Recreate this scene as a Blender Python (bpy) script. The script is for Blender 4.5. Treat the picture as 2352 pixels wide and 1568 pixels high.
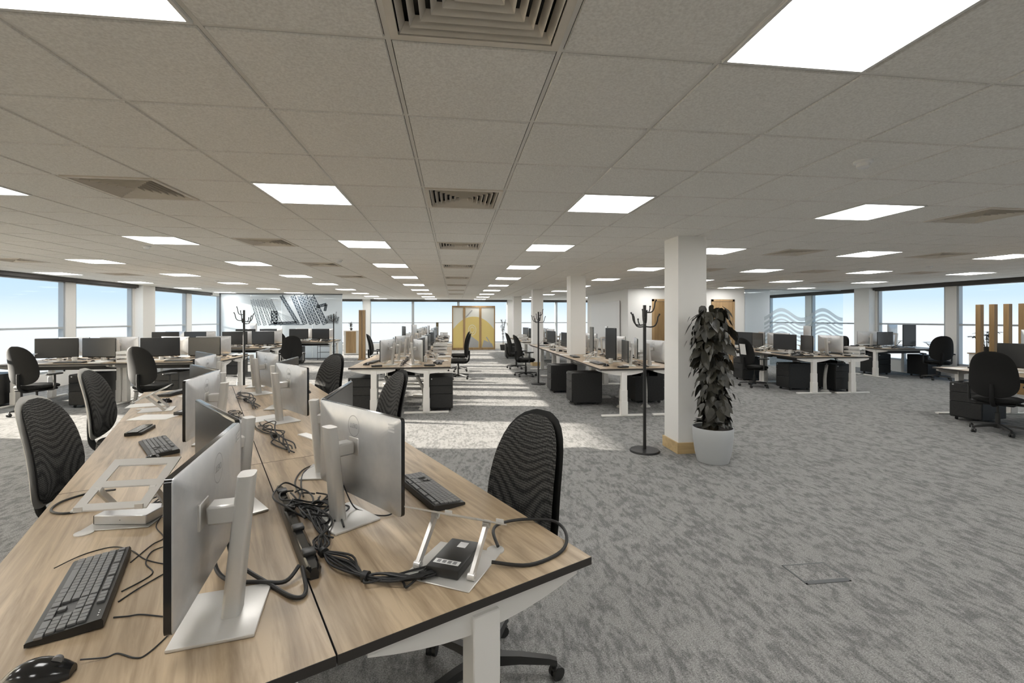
import bpy, bmesh, math, random
from mathutils import Vector, Matrix, Euler
R = math.radians
PI = math.pi
random.seed(7)
for o in list(bpy.data.objects): bpy.data.objects.remove(o)
SC = bpy.context.scene
COL = SC.collection

# ------------------------------------------------------------------ camera
EYE, CEIL = 1.555, 2.505
YAW = .125
cam_d = bpy.data.cameras.new('camera')
cam = bpy.data.objects.new('camera', cam_d)
COL.objects.link(cam)
cam.location = (0, 0, EYE)
cam.rotation_euler = (PI/2, 0, -YAW)
cam_d.sensor_width = 36
cam_d.lens = 1060/2352*36
cam_d.shift_y = -53/2352
cam_d.clip_start = .05
SC.camera = cam

# ------------------------------------------------------------------ view, sky, sun
SC.view_settings.view_transform = 'Standard'
SC.view_settings.look = 'None'
SC.view_settings.gamma = 1
SC.view_settings.use_curve_mapping = False
SC.view_settings.exposure = 0.14
SC.cycles.use_denoising = True
SC.cycles.max_bounces = 10
SC.cycles.diffuse_bounces = 5
SC.cycles.transparent_max_bounces = 16
SC.cycles.caustics_reflective = False
SC.cycles.caustics_refractive = False
SC.cycles.sample_clamp_indirect = 4
wd = bpy.data.worlds.new('sky')
SC.world = wd
wd.use_nodes = True
nt = wd.node_tree
nt.nodes.clear()
wo = nt.nodes.new('ShaderNodeOutputWorld')
bg = nt.nodes.new('ShaderNodeBackground')
tc = nt.nodes.new('ShaderNodeTexCoord')
sp = nt.nodes.new('ShaderNodeSeparateXYZ')
rp = nt.nodes.new('ShaderNodeValToRGB')
mr = nt.nodes.new('ShaderNodeMapRange')
mr.inputs['From Min'].default_value = -.12
mr.inputs['From Max'].default_value = .5
nt.links.new(tc.outputs['Generated'], sp.inputs[0])
nt.links.new(sp.outputs['Z'], mr.inputs['Value'])
ns = nt.nodes.new('ShaderNodeTexNoise')
ns.inputs['Scale'].default_value = 3
ns.inputs['Detail'].default_value = 5
nt.links.new(mr.outputs[0], rp.inputs[0])
cr = rp.color_ramp
for p, c in ((0, (.90, .95, .97)), (.175, (.90, .96, 1)), (.205, (.80, .91, .98)), (.25, (.62, .80, .955)), (.31, (.54, .755, .95)), (1, (.35, .58, .88))):
    e = cr.elements.new(p) if p not in (0, 1) else cr.elements[0 if p == 0 else len(cr.elements)-1]
    e.position = p
    e.color = (*c, 1)
nt.links.new(rp.outputs[0], bg.inputs[0])
bg.inputs[1].default_value = 1.0
nt.links.new(bg.outputs[0], wo.inputs[0])
sun_d = bpy.data.lights.new('sun', 'SUN')
sun = bpy.data.objects.new('sun', sun_d)
COL.objects.link(sun)
sun_d.energy = 26.0
sun_d.angle = R(.6)
sun_d.color = (1, .93, .82)
sun.rotation_euler = Vector((1, -.21, -.218)).to_track_quat('-Z', 'Y').to_euler()
LIGHT_E = 14.5

# ------------------------------------------------------------------ materials
M = {}
def mat(name, col, rough=.5, metal=0, emit=None, spec=.5, coat=0):
    m = bpy.data.materials.new(name)
    m.use_nodes = True
    b = m.node_tree.nodes['Principled BSDF']
    b.inputs['Base Color'].default_value = (*col, 1)
    b.inputs['Roughness'].default_value = rough
    b.inputs['Metallic'].default_value = metal
    b.inputs['Specular IOR Level'].default_value = spec
    b.inputs['Coat Weight'].default_value = coat
    if emit:
        b.inputs['Emission Color'].default_value = (*emit[0], 1)
        b.inputs['Emission Strength'].default_value = emit[1]
    M[name] = m
    return m
def nodes(m):
    return m.node_tree.nodes, m.node_tree.links, m.node_tree.nodes['Principled BSDF']
def noise_mat(name, c1, c2, scale, stretch=(1, 1, 1), rough=.6, bump=0, detail=4, lo=.35, hi=.65, metal=0, spec=.5, obj=True, bscale=None):
    m = mat(name, c1, rough, metal, spec=spec)
    N, L, B = nodes(m)
    t = N.new('ShaderNodeTexCoord'); mp = N.new('ShaderNodeMapping'); mp.inputs['Scale'].default_value = stretch
    L.new(t.outputs['Object'], mp.inputs[0])
    n = N.new('ShaderNodeTexNoise'); n.inputs['Scale'].default_value = scale; n.inputs['Detail'].default_value = detail
    L.new(mp.outputs[0], n.inputs['Vector'])
    r = N.new('ShaderNodeValToRGB'); r.color_ramp.elements[0].position = lo; r.color_ramp.elements[1].position = hi
    r.color_ramp.elements[0].color = (*c1, 1); r.color_ramp.elements[1].color = (*c2, 1)
    L.new(n.outputs['Fac'], r.inputs[0]); L.new(r.outputs[0], B.inputs['Base Color'])
    if bump:
        bn = N.new('ShaderNodeTexNoise'); bn.inputs['Scale'].default_value = bscale or scale*6
        L.new(mp.outputs[0], bn.inputs['Vector'])
        bu = N.new('ShaderNodeBump'); bu.inputs['Strength'].default_value = bump; bu.inputs['Distance'].default_value = .004
        L.new(bn.outputs['Fac'], bu.inputs['Height']); L.new(bu.outputs[0], B.inputs['Normal'])
    return m

mat('white_paint', (.80, .79, .76), .6)
mat('white_metal', (.80, .78, .74), .35)
mat('black_plastic', (.018, .018, .017), .42)
mat('black_gloss', (.012, .012, .012), .14)
mat('cable_black', (.012, .012, .012), .5)
mat('black_metal', (.014, .014, .014), .45)
noise_mat('pedestal_black', (.013, .013, .013), (.02, .02, .019), 40, rough=.45)
mat('screen_glass', (.03, .032, .034), .22, spec=.6)
noise_mat('silver', (.60, .605, .61), (.64, .64, .64), 30, rough=.36, metal=.6)
mat('silver_stand', (.66, .645, .615), .36, .45)
mat('grey_plastic', (.18, .18, .18), .5)
mat('shell_light', (.52, .51, .48), .5)
mat('shell_dark', (.013, .013, .0125), .6, spec=.18)
mat('frame_grey', (.42, .45, .47), .45, .2)
mat('frame_dark', (.09, .095, .10), .5)
mat('blind_box', (.055, .05, .045), .6)
mat('paper', (.82, .81, .78), .7)
mat('print_ink', (.25, .25, .26), .7)
mat('tray_white', (.72, .72, .70), .4)
mat('pot_white', (.43, .445, .45), .45)
noise_mat('soil', (.02, .015, .01), (.05, .04, .03), 60, rough=.9, bump=.4)
mat('stem', (.06, .045, .025), .8)
mat('logo_grey', (.33, .33, .34), .4)
mat('badge_white', (.75, .75, .74), .5)
mat('light_panel', (.9, .9, .9), .5, emit=((1, .985, .96), LIGHT_E))
mat('light_frame', (.72, .71, .68), .4)
mat('yellow_film', (.76, .60, .22), .5)
mat('film_white', (.80, .80, .74), .5)
mat('film_grey', (.42, .42, .42), .5)
mat('led_green', (.2, .5, .3), .5)
noise_mat('vent_metal', (.66, .61, .53), (.70, .65, .57), 8, rough=.5)
mat('vent_dark', (.02, .02, .018), .8)
noise_mat('leaf_dark', (.012, .013, .009), (.055, .050, .036), 11, rough=.4, detail=3, lo=.3, hi=.7)
noise_mat('leaf_green', (.03, .045, .02), (.07, .09, .04), 14, rough=.5, detail=2)
mat('mural_ink', (.15, .19, .23), .6)
mat('mural_light', (.30, .35, .39), .6)

def wood(name, c1, c2, axis='X', rough=.42, gscale=1.0):
    m = mat(name, c1, rough)
    N, L, B = nodes(m)
    t = N.new('ShaderNodeTexCoord'); mp = N.new('ShaderNodeMapping')
    s = {'X': (1.1, 16, 16), 'Y': (16, 1.1, 16), 'Z': (16, 16, 1.1)}[axis]
    mp.inputs['Scale'].default_value = tuple(v*gscale for v in s)
    L.new(t.outputs['Object'], mp.inputs[0])
    n = N.new('ShaderNodeTexNoise'); n.inputs['Scale'].default_value = 1.6; n.inputs['Detail'].default_value = 7; n.inputs['Roughness'].default_value = .62
    n.inputs['Distortion'].default_value = .5
    L.new(mp.outputs[0], n.inputs['Vector'])
    r = N.new('ShaderNodeValToRGB'); r.color_ramp.elements[0].position = .30; r.color_ramp.elements[1].position = .60
    r.color_ramp.elements[0].color = (*c2, 1); r.color_ramp.elements[1].color = (*c1, 1)
    L.new(n.outputs['Fac'], r.inputs[0])
    n2 = N.new('ShaderNodeTexNoise'); n2.inputs['Scale'].default_value = .35; n2.inputs['Detail'].default_value = 2
    L.new(mp.outputs[0], n2.inputs['Vector'])
    mx = N.new('ShaderNodeMix'); mx.data_type = 'RGBA'; mx.blend_type = 'MULTIPLY'
    r2 = N.new('ShaderNodeValToRGB'); r2.color_ramp.elements[0].position = .35; r2.color_ramp.elements[1].position = .6
    r2.color_ramp.elements[0].color = (.80, .78, .75, 1); r2.color_ramp.elements[1].color = (1, 1, 1, 1)
    L.new(n2.outputs['Fac'], r2.inputs[0])
    mx.inputs[0].default_value = 1
    L.new(r.outputs[0], mx.inputs[6]); L.new(r2.outputs[0], mx.inputs[7])
    L.new(mx.outputs[2], B.inputs['Base Color'])
    return m
wood('oak_top', (.51, .395, .265), (.25, .178, .108), 'X', rough=.38)
mat('edge_band', (.030, .026, .022), .5)
wood('oak_veneer', (.30, .19, .08), (.23, .14, .055), 'Z')
wood('oak_frame', (.42, .28, .14), (.32, .20, .095), 'Z')
wood('oak_skirting', (.62, .46, .24), (.50, .36, .18), 'X')

# carpet: grey loop pile with darker mottling that runs along the room
def carpet():
    m = mat('carpet', (.25, .25, .24), .95, spec=.1)
    N, L, B = nodes(m)
    t = N.new('ShaderNodeTexCoord')
    def nz(scale, st, detail, rough=.6, dist=0):
        mp = N.new('ShaderNodeMapping'); mp.inputs['Scale'].default_value = st; mp.inputs['Rotation'].default_value = (0, 0, R(-6))
        L.new(t.outputs['Object'], mp.inputs[0])
        n = N.new('ShaderNodeTexNoise'); n.inputs['Scale'].default_value = scale; n.inputs['Detail'].default_value = detail; n.inputs['Roughness'].default_value = rough
        n.inputs['Distortion'].default_value = dist
        L.new(mp.outputs[0], n.inputs['Vector'])
        return n
    a = nz(1.0, (9.4, 5.4, 1), 4, .66, .8)
    b = nz(1.0, (34, 11, 1), 4, .65)
    c = nz(150, (1, 1, 1), 3, .7)
    def ramp(n, lo, hi, c1, c2):
        r = N.new('ShaderNodeValToRGB'); r.color_ramp.elements[0].position = lo; r.color_ramp.elements[1].position = hi
        r.color_ramp.elements[0].color = (*c1, 1); r.color_ramp.elements[1].color = (*c2, 1)
        L.new(n.outputs['Fac'], r.inputs[0]); return r
    # patches and threads are added before the tonal ramp so that the patch edges break up
    ad = N.new('ShaderNodeMath'); ad.operation = 'MULTIPLY_ADD'; ad.inputs[1].default_value = .75
    sb_ = N.new('ShaderNodeMath'); sb_.operation = 'SUBTRACT'; sb_.inputs[1].default_value = .375
    L.new(b.outputs['Fac'], ad.inputs[0]); L.new(a.outputs['Fac'], ad.inputs[2]); L.new(ad.outputs[0], sb_.inputs[0])
    ra = N.new('ShaderNodeValToRGB'); ra.color_ramp.elements[0].position = .36; ra.color_ramp.elements[1].position = .56
    ra.color_ramp.elements[0].color = (.185, .185, .182, 1); ra.color_ramp.elements[1].color = (.295, .292, .285, 1)
    L.new(sb_.outputs[0], ra.inputs[0])
    rb = ramp(b, .3, .7, (.9, .9, .9), (1.08, 1.08, 1.08))
    rc = ramp(c, .3, .7, (.45, .45, .45), (1.5, 1.5, 1.5))
    m1 = N.new('ShaderNodeMix'); m1.data_type = 'RGBA'; m1.blend_type = 'MULTIPLY'; m1.inputs[0].default_value = 1
    m2 = N.new('ShaderNodeMix'); m2.data_type = 'RGBA'; m2.blend_type = 'MULTIPLY'; m2.inputs[0].default_value = 1
    L.new(ra.outputs[0], m1.inputs[6]); L.new(rb.outputs[0], m1.inputs[7])
    L.new(m1.outputs[2], m2.inputs[6]); L.new(rc.outputs[0], m2.inputs[7])
    L.new(m2.outputs[2], B.inputs['Base Color'])
    bu = N.new('ShaderNodeBump'); bu.inputs['Strength'].default_value = .5; bu.inputs['Distance'].default_value = .004
    L.new(c.outputs['Fac'], bu.inputs['Height']); L.new(bu.outputs[0], B.inputs['Normal'])
carpet()
def tile_mat():
    m = mat('ceiling_tile', (.60, .565, .50), .9, spec=.1)
    N, L, B = nodes(m)
    t = N.new('ShaderNodeTexCoord')
    n = N.new('ShaderNodeTexNoise'); n.inputs['Scale'].default_value = 110; n.inputs['Detail'].default_value = 3
    L.new(t.outputs['Object'], n.inputs['Vector'])
    r = N.new('ShaderNodeValToRGB'); r.color_ramp.elements[0].position = .3; r.color_ramp.elements[1].position = .65
    r.color_ramp.elements[0].color = (.73, .71, .665, 1); r.color_ramp.elements[1].color = (.88, .865, .82, 1)
    L.new(n.outputs['Fac'], r.inputs[0]); L.new(r.outputs[0], B.inputs['Base Color'])
    bu = N.new('ShaderNodeBump'); bu.inputs['Strength'].default_value = .35; bu.inputs['Distance'].default_value = .002
    L.new(n.outputs['Fac'], bu.inputs['Height']); L.new(bu.outputs[0], B.inputs['Normal'])
tile_mat()
mat('ceiling_bar', (.76, .74, .69), .5)
def chair_fabric():
    m = mat('chair_mesh', (.05, .05, .05), .8, spec=.2)
    N, L, B = nodes(m)
    t = N.new('ShaderNodeTexCoord')
    mp = N.new('ShaderNodeMapping'); mp.inputs['Scale'].default_value = (120, 120, 95)
    L.new(t.outputs['Object'], mp.inputs[0])
    v = N.new('ShaderNodeTexVoronoi'); v.inputs['Randomness'].default_value = .15; v.inputs['Scale'].default_value = 1
    L.new(mp.outputs[0], v.inputs['Vector'])
    r = N.new('ShaderNodeValToRGB'); r.color_ramp.elements[0].position = .2; r.color_ramp.elements[1].position = .62
    r.color_ramp.elements[0].color = (.13, .127, .12, 1); r.color_ramp.elements[1].color = (.014, .014, .014, 1)
    L.new(v.outputs['Distance'], r.inputs[0]); L.new(r.outputs[0], B.inputs['Base Color'])
    bu = N.new('ShaderNodeBump'); bu.inputs['Strength'].default_value = .6; bu.inputs['Distance'].default_value = .002; bu.invert = True
    L.new(v.outputs['Distance'], bu.inputs['Height']); L.new(bu.outputs[0], B.inputs['Normal'])
chair_fabric()
noise_mat('chair_black', (.008, .008, .0075), (.013, .013, .012), 60, rough=.7, bump=.1, spec=.15)
def glass(name, tint, gl=.06, dens=0.0, film=(.8, .85, .88)):
    m = bpy.data.materials.new(name); m.use_nodes = True
    N, L = m.node_tree.nodes, m.node_tree.links
    N.clear()
    out = N.new('ShaderNodeOutputMaterial'); tr = N.new('ShaderNodeBsdfTransparent'); g = N.new('ShaderNodeBsdfGlossy')
    tr.inputs[0].default_value = (*tint, 1); g.inputs['Roughness'].default_value = .03
    fr = N.new('ShaderNodeLayerWeight'); fr.inputs[0].default_value = .18
    mt = N.new('ShaderNodeMath'); mt.operation = 'MULTIPLY_ADD'; mt.inputs[1].default_value = .02; mt.inputs[2].default_value = .006
    L.new(fr.outputs['Facing'], mt.inputs[0])
    mx = N.new('ShaderNodeMixShader')
    L.new(mt.outputs[0], mx.inputs[0]); L.new(tr.outputs[0], mx.inputs[1]); L.new(g.outputs[0], mx.inputs[2])
    last = mx
    if dens:
        d = N.new('ShaderNodeBsdfTranslucent'); d2 = N.new('ShaderNodeBsdfDiffuse')
        d.inputs[0].default_value = (*film, 1); d2.inputs[0].default_value = (*film, 1)
        ad = N.new('ShaderNodeMixShader'); ad.inputs[0].default_value = .5
        L.new(d.outputs[0], ad.inputs[1]); L.new(d2.outputs[0], ad.inputs[2])
        m2 = N.new('ShaderNodeMixShader'); m2.inputs[0].default_value = dens
        L.new(mx.outputs[0], m2.inputs[1]); L.new(ad.outputs[0], m2.inputs[2]); last = m2
    L.new(last.outputs[0], out.inputs[0])
    M[name] = m
glass('window_glass', (.995, 1, 1))
glass('partition_glass', (.93, .97, .99))
glass('frosted_glass', (.9, .95, .97), dens=.82, film=(.80, .84, .87))
def added_blind_fabric():  # translucent cloth of the unseen blinds added to diffuse daylight
    m = bpy.data.materials.new('added_blind_fabric'); m.use_nodes = True
    N, L = m.node_tree.nodes, m.node_tree.links; N.clear()
    out = N.new('ShaderNodeOutputMaterial'); a = N.new('ShaderNodeBsdfTranslucent'); b = N.new('ShaderNodeBsdfDiffuse'); x = N.new('ShaderNodeMixShader')
    a.inputs[0].default_value = (.88, .84, .76, 1); b.inputs[0].default_value = (.7, .68, .64, 1); x.inputs[0].default_value = .30
    L.new(a.outputs[0], x.inputs[1]); L.new(b.outputs[0], x.inputs[2]); L.new(x.outputs[0], out.inputs[0])
    M['added_blind_fabric'] = m
added_blind_fabric()
glass('film_wave', (.9, .92, .93), dens=.6, film=(.62, .66, .68))

# ------------------------------------------------------------------ mesh helper
class MB:
    def __init__(s): s.bm = bmesh.new(); s.mats = []; s.cur = 0
    def mat(s, name):
        if name not in s.mats: s.mats.append(name)
        s.cur = s.mats.index(name); return s
    def _fin(s, faces, smooth=False):
        for f in faces: f.material_index = s.cur; f.smooth = smooth
    def box(s, x0, x1, y0, y1, z0, z1, bev=0, mtx=None, seg=1):
        r = bmesh.ops.create_cube(s.bm, size=1)
        vs = r['verts']
        for v in vs:
            v.co = Vector(((x0+x1)/2+v.co.x*(x1-x0), (y0+y1)/2+v.co.y*(y1-y0), (z0+z1)/2+v.co.z*(z1-z0)))
        fs = list({f for v in vs for f in v.link_faces})
        if bev:
            es = list({e for v in vs for e in v.link_edges})
            rr = bmesh.ops.bevel(s.bm, geom=es+vs, offset=bev, segments=seg, affect='EDGES', profile=.5)
            fs = list({f for f in rr['faces']} | {f for f in fs if f.is_valid})
            vs = list({v for f in fs for v in f.verts})
        if mtx is not None:
            for v in vs: v.co = mtx @ v.co
        s._fin(fs, bool(bev))
        return s
    def loft(s, rings, closed=True, cap=True, smooth=True):
        """rings: list of lists of points (same count)."""
        vr = [[s.bm.verts.new(p) for p in r] for r in rings]
        fs = []
        n = len(rings[0])
        for a, b in zip(vr, vr[1:]):
            for i in range(n if closed else n-1):
                j = (i+1) % n
                fs.append(s.bm.faces.new((a[i], a[j], b[j], b[i])))
        s._fin(fs, smooth)
        if cap:
            c = [s.bm.faces.new(list(reversed(vr[0]))), s.bm.faces.new(vr[-1])]
            s._fin(c, False)
        return s
    def cyl(s, p0, p1, r0, r1=None, n=16, cap=True, smooth=True):
        r1 = r0 if r1 is None else r1
        p0, p1 = Vector(p0), Vector(p1); d = (p1-p0).normalized()
        u = d.orthogonal().normalized(); w = d.cross(u)
        ring = lambda p, r: [p+(u*math.cos(2*PI*k/n)+w*math.sin(2*PI*k/n))*r for k in range(n)]
        return s.loft([ring(p0, r0), ring(p1, r1)], cap=cap, smooth=smooth)
    def tube(s, pts, r, n=8, smooth_path=True, cap=True, taper=None):
        pts = [Vector(p) for p in pts]
        if smooth_path and len(pts) > 2: pts = catmull(pts)
        rings = []
        up = Vector((0, 0, 1)); prev = None
        for i, p in enumerate(pts):
            d = (pts[min(i+1, len(pts)-1)]-pts[max(i-1, 0)])
            d = d.normalized() if d.length > 1e-9 else Vector((1, 0, 0))
            if prev is None:
                u = d.orthogonal().normalized()
            else:
                u = prev-d*prev.dot(d); u = u.normalized() if u.length > 1e-6 else d.orthogonal().normalized()
            prev = u; w = d.cross(u)
            rr = r if taper is None else r*taper(i/(len(pts)-1))
            rings.append([p+(u*math.cos(2*PI*k/n)+w*math.sin(2*PI*k/n))*rr for k in range(n)])
        return s.loft(rings, cap=cap)
    def lathe(s, prof, c=(0, 0, 0), n=32, cap=True):
        c = Vector(c)
        rings = [[c+Vector((r*math.cos(2*PI*k/n), r*math.sin(2*PI*k/n), z)) for k in range(n)] for r, z in prof]
        return s.loft(rings, cap=cap)
    def prism(s, pts2, fn, t0, t1, smooth=False):
        """pts2 outline; fn(u,v,t)->Vector"""
        return s.loft([[Vector(fn(u, v, t0)) for u, v in pts2], [Vector(fn(u, v, t1)) for u, v in pts2]], smooth=smooth)
    def ball(s, c, r, sc=(1, 1, 1), n=12):
        c = Vector(c)
        rings = []
        for i in range(1, n//2+2):
            th = PI*(i-.5)/(n//2+1)
            rings.append([c+Vector((r*sc[0]*math.sin(th)*math.cos(2*PI*k/n), r*sc[1]*math.sin(th)*math.sin(2*PI*k/n), -r*sc[2]*math.cos(th))) for k in range(n)])
        return s.loft(rings)
    def face(s, pts):
        f = s.bm.faces.new([s.bm.verts.new(p) for p in pts]); s._fin([f]); return s
    def mesh(s, name, default='white_paint', fix=True):
        if fix: bmesh.ops.recalc_face_normals(s.bm, faces=s.bm.faces[:])
        me = bpy.data.meshes.new(name); s.bm.to_mesh(me); s.bm.free()
        for m in (s.mats or [default]): me.materials.append(M[m])
        try: me.set_sharp_from_angle(angle=R(42))
        except Exception: pass
        return me
def catmull(p, sub=6):
    out = []
    for i in range(len(p)-1):
        a, b, c, d = p[max(i-1, 0)], p[i], p[i+1], p[min(i+2, len(p)-1)]
        for k in range(sub):
            t = k/sub
            out.append(.5*((2*b)+(c-a)*t+(2*a-5*b+4*c-d)*t*t+(3*b-a-3*c+d)*t**3))
    out.append(p[-1]); return out

def tag(o, label=None, cat=None, group=None, kind=None):
    if label: o['label'] = label
    if cat: o['category'] = cat
    if group: o['group'] = group
    if kind: o['kind'] = kind
    return o
def link(name, me, parent=None, loc=None, rz=0, rot=None, label=None):
    o = bpy.data.objects.new(name, me); COL.objects.link(o)
    if parent: o.parent = parent
    if loc is not None: o.location = loc
    o.rotation_euler = rot if rot is not None else (0, 0, rz)
    if label: o['label'] = label
    return o
def empty(name, loc=(0, 0, 0), rz=0):
    o = bpy.data.objects.new(name, None); COL.objects.link(o)
    o.empty_display_size = .1
    o.location = loc; o.rotation_euler = (0, 0, rz); return o
def kids(o): return [c for c in bpy.data.objects if c.parent is o]
KID = {}
def dup(root, ch=None):
    c = root.copy(); COL.objects.link(c)
    for k in KID.get(root.name, ()):
        d = k.copy(); COL.objects.link(d); d.parent = c
        for g in KID.get(k.name, ()):
            e = g.copy(); COL.objects.link(e); e.parent = d
    return c
class Proto:
    def __init__(s, make): s.make = make; s.root = None
    def put(s, loc, rz=0, label=None, cat=None, group=None, scale=None):
        if s.root is None:
            s.root = s.make(); o = s.root
            def rec(q):
                KID[q.name] = kids(q)
                for k in KID[q.name]: rec(k)
            rec(o)
        else:
            o = dup(s.root)
        o.location = loc; o.rotation_euler = (0, 0, rz)
        if scale: o.scale = scale
        tag(o, label, cat, group)
        return o
def struct(name, mb, default='white_paint', parent=None):
    o = link(name, mb.mesh(name, default), parent)
    if not parent: o['kind'] = 'structure'
    return o

# ------------------------------------------------------------------ room shell
XL, XR, YB, YE = -9.0, 13.0, -3.4, 23.6
GX, GY, T = -.224, 1.615, .6          # ceiling grid origin and module
struct('floor', MB().mat('carpet').box(XL-.3, XR+.3, YB-.2, YE+.3, -.1, 0))

LIGHTS, VENTS = {}, {}
for ci in (-14, -10, -6, -2, 2, 6, 10, 14, 18):
    for rj in (-5, -1, 3, 7, 11, 15, 19, 23, 27, 31, 35):
        x, y = GX+(ci+.5)*T, GY+(rj+.5)*T
        if x < XL+.3 or x > XR-.3 or y > YE-.3: continue
        if 5.4 < x < 9.5 and 13.8 < y < 19: continue
        LIGHTS[(ci, rj)] = (x, y)
for ci, rows in ((0, (-1, 3, 7, 11, 15, 19, 23, 27)), (-4, (3, 7, 11, 15)), (-12, (7, 11, 15)), (8, (3, 7, 11)), (12, (7, 11, 15)), (16, (11, 15))):
    for rj in rows: VENTS[(ci, rj)] = (GX+(ci+.5)*T, GY+(rj+.5)*T)

def ceiling():
    mb = MB()
    i0, i1 = int((XL-GX)/T)-1, int((XR-GX)/T)+1
    j0, j1 = int((YB-GY)/T)-1, int((YE-GY)/T)+1
    g = .0112; bv = .0035
    for i in range(i0, i1+1):
        for j in range(j0, j1+1):
            if (i, j) in LIGHTS or (i, j) in VENTS: continue
            x0, x1, y0, y1 = GX+i*T+g, GX+(i+1)*T-g, GY+j*T+g, GY+(j+1)*T-g
            x0, x1, y0, y1 = max(x0, XL), min(x1, XR), max(y0, YB), min(y1, YE)
            if x1-x0 < .03 or y1-y0 < .03: continue
            mb.mat('ceiling_tile')
            z = CEIL
            v = [mb.bm.verts.new(p) for p in ((x0+bv, y0+bv, z), (x1-bv, y0+bv, z), (x1-bv, y1-bv, z), (x0+bv, y1-bv, z),
                                              (x0, y0, z+.008), (x1, y0, z+.008), (x1, y1, z+.008), (x0, y1, z+.008))]
            fs = [mb.bm.faces.new((v[3], v[2], v[1], v[0]))]
            for a in range(4):
                b = (a+1) % 4
                fs.append(mb.bm.faces.new((v[a], v[b], v[4+b], v[4+a])))
            mb._fin(fs)
    mb.mat('ceiling_bar')
    for i in range(i0, i1+2): mb.box(GX+i*T-.0088, GX+i*T+.0088, YB, YE, CEIL+.0062, CEIL+.012)
    for j in range(j0, j1+2): mb.box(XL, XR, GY+j*T-.0088, GY+j*T+.0088, CEIL+.007, CEIL+.012)
    mb.mat('vent_dark').box(XL-.2, XR+.2, YB-.2, YE+.2, CEIL+.09, CEIL+.2)
    return mb
struct('ceiling', ceiling())

SILL, HEAD = .32, 2.42
def window_pane(n, p0, p1, normal, tz=1.335, sill=SILL, head=HEAD, fr=.045):
    """one window: frame + transom (dark and light aluminium) and its glass"""
    p0, p1 = Vector(p0), Vector(p1); d = (p1-p0); L_ = d.length; d.normalize(); nrm = Vector(normal)
    def bx(mb, a0, a1, z0, z1, t0, t1):
        r = bmesh.ops.create_cube(mb.bm, size=1)
        for v in r['verts']:
            a = a0 if v.co.x < 0 else a1; t = t0 if v.co.y < 0 else t1; z = z0 if v.co.z < 0 else z1
            v.co = p0+d*a+nrm*t+Vector((0, 0, z))
        mb._fin(list({f for v in r['verts'] for f in v.link_faces}))
    root = empty('window_%d' % n, (0, 0, 0)); root['kind'] = 'structure'
    mb = MB().mat('frame_grey')
    bx(mb, 0, fr, sill, head, -.06, .05); bx(mb, L_-fr, L_, sill, head, -.06, .05)
    bx(mb, 0, L_, sill, sill+.05, -.06, .05); bx(mb, 0, L_, head-.03, head, -.06, .05)
    link('window_frame', mb.mesh('window_frame'), root)
    mb = MB().mat('frame_grey'); bx(mb, fr, L_-fr, tz-.022, tz+.022, -.05, .05)
    link('transom', mb.mesh('transom'), root)
    mb = MB().mat('window_glass'); q0, q1 = p0+d*fr, p0+d*(L_-fr)
    mb.face([(q0.x, q0.y, sill+.05), (q1.x, q1.y, sill+.05), (q1.x, q1.y, head-.03), (q0.x, q0.y, head-.03)])
    link('glass_pane', mb.mesh('glass_pane'), root)
    return root
WN = [0]
def side_wall(name, X, sgn, ycols, tz):
    """sgn: +1 inner normal towards +x. solid strips, piers, columns; windows between."""
    mb = MB().mat('white_paint')
    t = .16
    xa, xb = (X-t, X) if sgn > 0 else (X, X+t)
    mb.box(xa, xb, YB, YE, 0, SILL)
    mb.box(xa, xb, YB, YE, HEAD, CEIL+.1)
    spans = []
    lo = YB
    edges = []
    for yc in ycols:
        edges.append((yc-.33, yc+.33, 1)); edges.append((yc+2.465-.14, yc+2.465+.14, 0))
    edges = sorted(e for e in edges if e[1] > YB and e[0] < YE)
    if sgn > 0:   # unseen piers towards the camera, set so one open window shapes the sun patch
        edges = [e for e in edges if e[1] < 6.9]+[(6.90, 7.40, 0), (9.02, 10.01, 0)]+[e for e in edges if e[0] > 10]
    for e0, e1, col in edges:
        e0c, e1c = max(e0, YB), min(e1, YE)
        mb.box(xa, xb, e0c, e1c, SILL, HEAD)
        if col:      # structural column standing proud of the wall
            mb.box(X if sgn > 0 else X-.22, X+.22 if sgn > 0 else X, e0c+.06, e1c-.06, 0, CEIL+.05)
        if e0c-lo > .3:
            WN[0] += 1
            xw = X-.07*sgn
            window_pane(WN[0], (xw, lo, 0), (xw, e0c, 0), (sgn, 0, 0), tz)
        lo = e1c
    if YE-lo > .3:
        WN[0] += 1; window_pane(WN[0], (X-.07*sgn, lo, 0), (X-.07*sgn, YE, 0), (sgn, 0, 0), tz)
    struct(name, mb)
YC_L = [4.75+4.93*k for k in range(-2, 5)]
side_wall('wall_left', XL, 1, YC_L, 1.335)
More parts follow.
